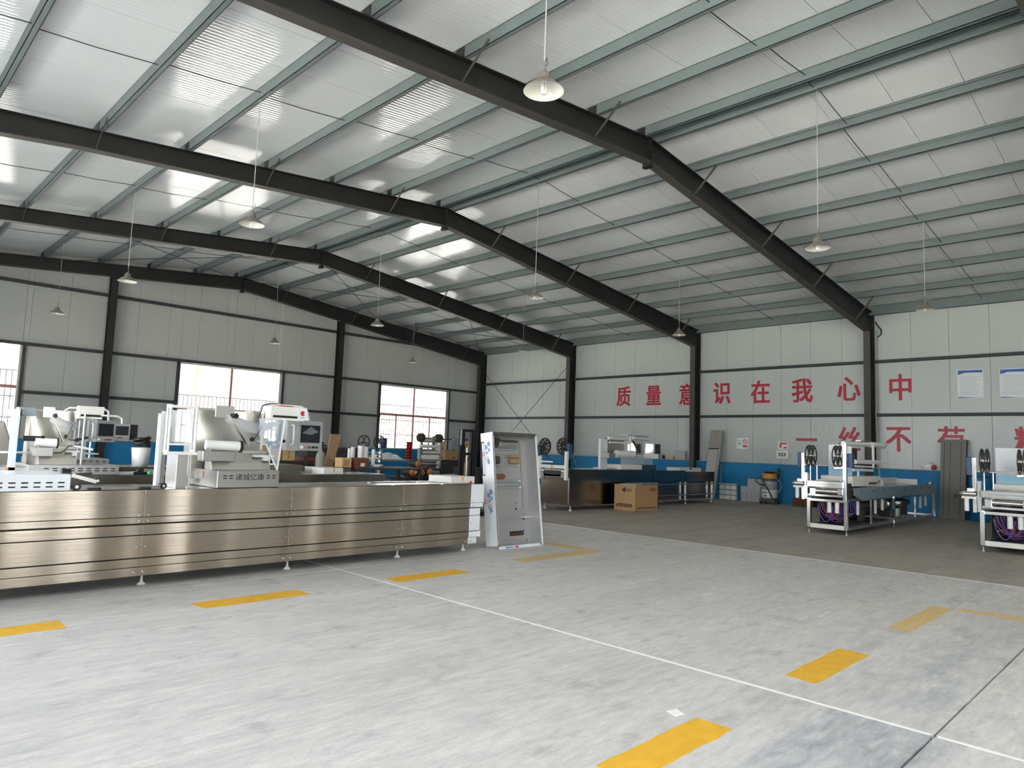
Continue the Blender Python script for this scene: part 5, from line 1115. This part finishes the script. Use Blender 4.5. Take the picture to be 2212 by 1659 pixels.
# ------------------------------------------------------------------ things along the right wall
t = thing('vacuum_cleaner', 'industrial vacuum cleaner with yellow head and grey tank against the blue wall', 'vacuum', (23.1, 10.6, 0))
c = (23.05, 10.55)
build('tank', MB().lathe((c[0], c[1], 0.17), [(0.002, 0), (0.22, 0.0), (0.245, 0.04), (0.25, 0.55), (0.26, 0.58), (0.24, 0.60), (0.002, 0.6)], 24), 'vac_tank', t)
build('tank_apron', MB().lathe((c[0], c[1], 0.18), [(0.254, 0.04), (0.257, 0.30)], 24), 'white_plastic', t)
build('motor_head', MB().lathe((c[0], c[1], 0.77), [(0.27, 0.0), (0.28, 0.05), (0.25, 0.09), (0.002, 0.09)], 24), 'hose_grey', t); build('yellow_band', MB().lathe((c[0], c[1], 0.86), [(0.235, 0), (0.235, 0.14), (0.2, 0.17), (0.002, 0.17)], 24), 'vac_yellow', t)
build('head_cap', MB().lathe((c[0], c[1], 1.03), [(0.2, 0), (0.18, 0.05), (0.002, 0.06)], 20), 'black_plastic', t)
build('undercarriage', MB().box(c[0]-0.24, c[0]+0.24, c[1]-0.27, c[1]+0.27, 0.07, 0.17), 'hose_grey', t, bevel=0.02)
for dx in (-0.2, 0.2):
    for dy in (-0.22, 0.22): build('caster', MB().cyl((c[0]+dx, c[1]+dy-0.02, 0.045), (c[0]+dx, c[1]+dy+0.02, 0.045), 0.045, 12), 'dark_rubber', t)
build('suction_hose', MB().tube([(c[0]-0.24, c[1]+0.10, 0.62), (c[0]-0.34, c[1]+0.2, 0.66), (c[0]-0.36, c[1]+0.33, 0.76), (c[0]-0.3, c[1]+0.27, 0.88), (c[0]-0.31, c[1]+0.1, 0.84), (c[0]-0.32, c[1]+0.05, 0.68), (c[0]-0.33, c[1]-0.1, 0.48), (c[0]-0.34, c[1]-0.22, 0.27), (c[0]-0.32, c[1]-0.27, 0.03)], 0.028, 8), 'hose_grey', t)
build('hose_loop', MB().tube([(c[0]-0.02, c[1]-0.24, 0.85), (c[0]-0.05, c[1]-0.40, 0.75), (c[0]-0.05, c[1]-0.42, 0.55), (c[0]-0.08, c[1]-0.34, 0.40), (c[0]-0.1, c[1]-0.25, 0.38)], 0.016, 8), 'monitor_grey', t)
build('push_handle', MB().tube([(c[0]+0.15, c[1]-0.18, 0.85), (c[0]+0.18, c[1]-0.26, 1.12), (c[0]+0.18, c[1]-0.2, 1.18)], 0.05, 8), 'black_plastic', t)
build('type_plate', MB().box(c[0]-0.262, c[0]-0.255, c[1]-0.02, c[1]+0.14, 0.37, 0.40), 'black_plastic', t); build('drain_plug', MB().cyl((c[0]-0.27, c[1]+0.04, 0.28), (c[0]-0.25, c[1]+0.04, 0.28), 0.03, 12), 'black_plastic', t)
# white compartment crate: nine cells
t = thing('compartment_crate', 'white plastic crate standing on edge showing nine cells against the blue wall', 'crate', (23.3, 12.22, 0))
y0, y1 = 11.89, 12.55
build('grid', B(23.36, 23.43, y0-0.01, y1+0.01, 0, 0.56), 'monitor_grey', t); build('top_rim', B(23.25, 23.43, y0-0.02, y1+0.02, 0.555, 0.585), 'white_crate', t)
for i in range(3):
    for j in range(3): build('cell', B(23.28, 23.36, y0+(y1-y0)*i/3+0.012, y0+(y1-y0)*(i+1)/3-0.012, 0.18*j+0.01, 0.18*j+0.165), 'white_crate', t, bevel=0.02)
t = thing('plastic_pallet', 'low pale grey plastic panel with raised ribs, leaning beside the vacuum cleaner', 'panel', (23.3, 11.4, 0))
b = MB().box(23.30, 23.34, 11.0, 11.72, 0, 0.53)
for k in range(5): b.box(23.27, 23.30, 11.03+0.15*k, 11.06+0.15*k, 0.02, 0.34)
for z in (0.02, 0.16, 0.34): b.box(23.26, 23.30, 11.02, 11.70, z, z+0.025)
build('ribbed_face', b, 'grey_crate', t)
t = thing('plastic_pallet', 'taller pale grey plastic sheet behind the ribbed panel, next to the vacuum cleaner', 'panel', (23.4, 11.2, 0))
build('sheet', MB().box(23.36, 23.40, 10.98, 11.50, 0, 0.80), 'grey_crate', t, bevel=0.004); build('rib', MB().box(23.355, 23.36, 11.0, 11.48, 0.4, 0.42).box(23.355, 23.36, 11.1, 11.16, 0.42, 0.6), 'grey_crate', t)
t = thing('wood_block', 'dark brown wooden crate at the wall behind the bare machine', 'crate', (23.2, 9.6, 0))
build('front_boards', MB().box(23.0, 23.03, 9.42, 9.74, 0, 0.09).box(23.0, 23.03, 9.42, 9.74, 0.095, 0.18).box(23.0, 23.03, 9.42, 9.74, 0.185, 0.27), 'carton_brown', t); build('crate_body', B(23.03, 23.4, 9.1, 9.74, 0, 0.27), 'carton_brown', t)
# boards leaning by the second column
t = thing('leaning_panel', 'tall narrow grey panel leaning at the blue wall right of the second column', 'panel', (23.3, 12.8, 0))
b = MB().hexa([(22.95, 12.56, 0), (22.95, 13.05, 0), (23.0, 13.05, 0), (23.0, 12.56, 0), (23.40, 12.48, 2.50), (23.40, 12.96, 2.50), (23.45, 12.96, 2.50), (23.45, 12.48, 2.50)]); build('frame', b, 'grey_board', t)
lerp = lambda z, y0, y1, th=0.004: None
def leaf(z0, z1, ya, yb, off):
    xa = 22.95+0.45*z0/2.5-off; xb = 22.95+0.45*z1/2.5-off; sh0 = -0.085*z0/2.5; sh1 = -0.085*z1/2.5
    return MB().hexa([(xa, ya+sh0, z0), (xa, yb+sh0, z0), (xa+0.01, yb+sh0, z0), (xa+0.01, ya+sh0, z0), (xb, ya+sh1, z1), (xb, yb+sh1, z1), (xb+0.01, yb+sh1, z1), (xb+0.01, ya+sh1, z1)])
build('white_insert', leaf(0.5, 1.78, 12.66, 13.02, 0.008), 'light_board', t); build('slot', leaf(1.80, 1.84, 12.62, 13.03, 0.007), 'groove', t); build('edge_strip', leaf(0.05, 1.80, 12.57, 12.60, 0.006), 'light_board', t)
t = thing('water_pipe', 'thin pale bent pipe on the blue wall beside the leaning narrow panel', 'pipe', (23.5, 12.6, 0.6))
build('pipe', MB().tube([(23.49, 12.76, 1.27), (23.49, 12.62, 1.26), (23.49, 12.58, 1.22), (23.49, 12.58, 0.58)], 0.014, 8), 'light_board', t)
t = thing('door_leaf', 'dark grey steel door leaf leaning on the blue wall over the lower slogan', 'door', (23.2, 5.2, 0))
def dl(y0, y1, z0, z1, off, th=0.04):
    fx = lambda z: 23.02+0.42*z/2.28-off
    return MB().hexa([(fx(z0), y0, z0), (fx(z0), y1, z0), (fx(z0)+th, y1, z0), (fx(z0)+th, y0, z0), (fx(z1), y0, z1), (fx(z1), y1, z1), (fx(z1)+th, y1, z1), (fx(z1)+th, y0, z1)])
build('leaf', dl(4.88, 5.52, 0.0, 2.28, 0.0), 'door_grey', t, bevel=0.004)
for y0, y1 in ((5.42, 5.43), (5.27, 5.28), (5.0, 5.01)): build('fold_line', dl(y0, y1, 0.1, 2.2, 0.003, 0.004), 'groove', t)
build('door_handle', MB().box(23.06, 23.10, 5.0, 5.13, 0.68, 0.70).box(23.10, 23.14, 5.11, 5.13, 0.62, 0.70), 'black_plastic', t); build('edge_frame', dl(4.86, 4.88, 0.0, 2.26, -0.02, 0.05), 'frame_paint', t)
t = thing('blue_barrel', 'dark blue bin standing behind the leaning grey door leaf', 'bin', (23.2, 4.6, 0))
build('drum', MB().lathe((23.22, 4.55, 0), [(0.002, 0), (0.24, 0), (0.26, 0.03), (0.26, 0.6), (0.27, 0.62), (0.27, 0.66), (0.26, 0.68), (0.26, 1.25), (0.22, 1.36), (0.002, 1.36)], 20), 'blue_paint', t); build('lid_ring', MB().lathe((23.22, 4.55, 1.22), [(0.265, 0), (0.265, 0.04)], 20), 'cast_dark', t)
for k, (xp, ya, yb, za, zb, m, tx) in enumerate(((23.42, 15.3, 15.95, 1.361, 1.78, 'white_plastic', 'white square board propped on the sill behind the dark machine'), (23.45, 14.1, 14.56, 1.361, 1.71, 'light_board', 'grey square board propped on the sill left of the second column'))):
    t = thing('board', tx, 'board', (23.53, (ya+yb)/2, za)); build('board', MB().box(23.53, 23.55, ya, yb, za, zb), m, t, bevel=0.012); build('board_edge', MB().box(23.55, 23.56, ya-0.02, yb-0.01, za, zb-0.01), 'monitor_grey', t)
t = thing('small_carton', 'small tan carton on the sill beside the grey square board', 'box', (23.56, 14.7, 1.36)); build('body', B(23.52, 23.62, 14.62, 14.80, 1.361, 1.50), 'cardboard_pale', t, bevel=0.003); build('flap', B(23.52, 23.62, 14.62, 14.80, 1.50, 1.503), 'cardboard', t)
t = thing('bottle', 'small black bottle on the sill between the two propped boards', 'bottle', (23.56, 15.08, 1.36)); build('body', MB().lathe((23.57, 15.09, 1.361), [(0.002, 0), (0.05, 0), (0.052, 0.12), (0.03, 0.16), (0.002, 0.16)], 14), 'black_plastic', t); build('cap', MB().cyl((23.57, 15.09, 1.521), (23.57, 15.09, 1.56), 0.025, 10), 'monitor_grey', t)
t = thing('plastic_bag', 'crumpled white and red plastic bag on the sill left of the grey door leaf', 'bag', (23.56, 5.9, 1.36))
rng = random.Random(5); bb = MB(); n = 14
prof = [(0.02, 0.0), (0.12, 0.0), (0.17, 0.07), (0.15, 0.15), (0.08, 0.20), (0.01, 0.21)]
for r, hh in prof:
    for k in range(n): a = 2*math.pi*k/n; q = r*(1+rng.uniform(-0.14, 0.14)); bb.v.append((23.57+q*0.42*math.cos(a), 5.92+q*1.15*math.sin(a), 1.361+hh+ (rng.uniform(0, 0.02) if hh > 0 else 0)))
for i in range(len(prof)-1):
    for k in range(n): bb.f.append((i*n+k, i*n+(k+1) % n, (i+1)*n+(k+1) % n, (i+1)*n+k)); bb.s.append(False)
build('bag', bb, 'white_film', t); build('red_patch', MB().sphere((23.55, 5.76, 1.44), 0.065, 12, 1.1), 'red_plastic', t)
t = thing('meter_box', 'small beige electric meter box on the right wall under a red and white notice', 'box', (23.6, 10.35, 1.54))
build('housing', B(23.58, XR, 10.14, 10.56, 1.54, 1.82), 'cream_cover', t, bevel=0.006); build('window', B(23.574, 23.58, 10.22, 10.48, 1.62, 1.74), 'monitor_grey', t)
build('dial', MB().box(23.572, 23.574, 10.37, 10.46, 1.635, 1.725).box(23.572, 23.574, 10.25, 10.34, 1.635, 1.725), 'cast_dark', t); build('dial_disc', MB().cyl((23.573, 10.41, 1.68), (23.570, 10.41, 1.68), 0.032, 14).cyl((23.573, 10.30, 1.68), (23.570, 10.30, 1.68), 0.032, 14), 'paper', t)
t = thing('safety_sign', 'small red and white notice above the meter box', 'sign', (XR, 10.35, 1.86))
build('sheet', B(XR-0.006, XR-0.001, 10.19, 10.53, 1.86, 2.12), 'paper', t); build('red_band', B(XR-0.008, XR-0.006, 10.21, 10.48, 2.03, 2.09), 'print_red', t); build('red_symbol', MB().box(XR-0.008, XR-0.006, 10.40, 10.48, 1.92, 2.02).box(XR-0.008, XR-0.006, 10.22, 10.34, 1.89, 1.95), 'print_red', t)
t = thing('safety_sign', 'small no smoking notice with red ring on the right wall right of the second column', 'sign', (XR, 11.85, 1.85))
build('sheet', B(XR-0.006, XR-0.001, 11.63, 12.06, 1.84, 2.23), 'paper', t)
cy_, cz_ = 11.74, 2.10
build('ring', MB().tube([(XR-0.008, cy_+0.075*math.cos(2*math.pi*k/20), cz_+0.075*math.sin(2*math.pi*k/20)) for k in range(20)], 0.012, 5, True), 'print_red', t)
build('ring_bar', MB().bar((XR-0.008, cy_+0.05, cz_+0.05), (XR-0.008, cy_-0.05, cz_-0.05), 0.02, 0.006, (1, 0, 0)), 'print_red', t); build('red_text_band', MB().box(XR-0.008, XR-0.006, 11.66, 11.83, 1.90, 1.97), 'print_red', t)
build('green_disc', MB().cyl((XR-0.006, 11.95, 2.03), (XR-0.008, 11.95, 2.03), 0.055, 16), 'print_green', t); build('green_text_band', MB().box(XR-0.008, XR-0.006, 11.87, 12.03, 2.13, 2.16), 'print_green', t)
t = thing('long_pole', 'thin pale pole leaning in the corner of the nearest visible column', 'pole', (23.2, 7.1, 0)); build('pole', MB().cyl((23.0, 7.03, 0.0), (23.45, 7.30, 3.17), 0.016, 8), 'light_board', t)
t = thing('lit_edge_strip', 'pale strip standing in for the lit edge of the nearest visible column', 'pipe', (23.62, 7.25, 1.4)); build('lit_edge_strip', MB().cyl((23.63, 7.28, 1.37), (23.63, 7.28, 5.7), 0.018, 8), 'light_board', t)  # thin pale cylinder added to stand in for the column's lit edge
t = thing('cable_loop', 'black cable loop hanging at the knee of the nearest visible column', 'cable', (23.6, 7.28, 5.8)); build('cable', MB().tube([(23.6, 7.33, 6.0), (23.6, 7.24, 5.85), (23.6, 7.15, 5.72), (23.6, 7.16, 5.58), (23.6, 7.26, 5.50)], 0.02, 8), 'black_plastic', t)
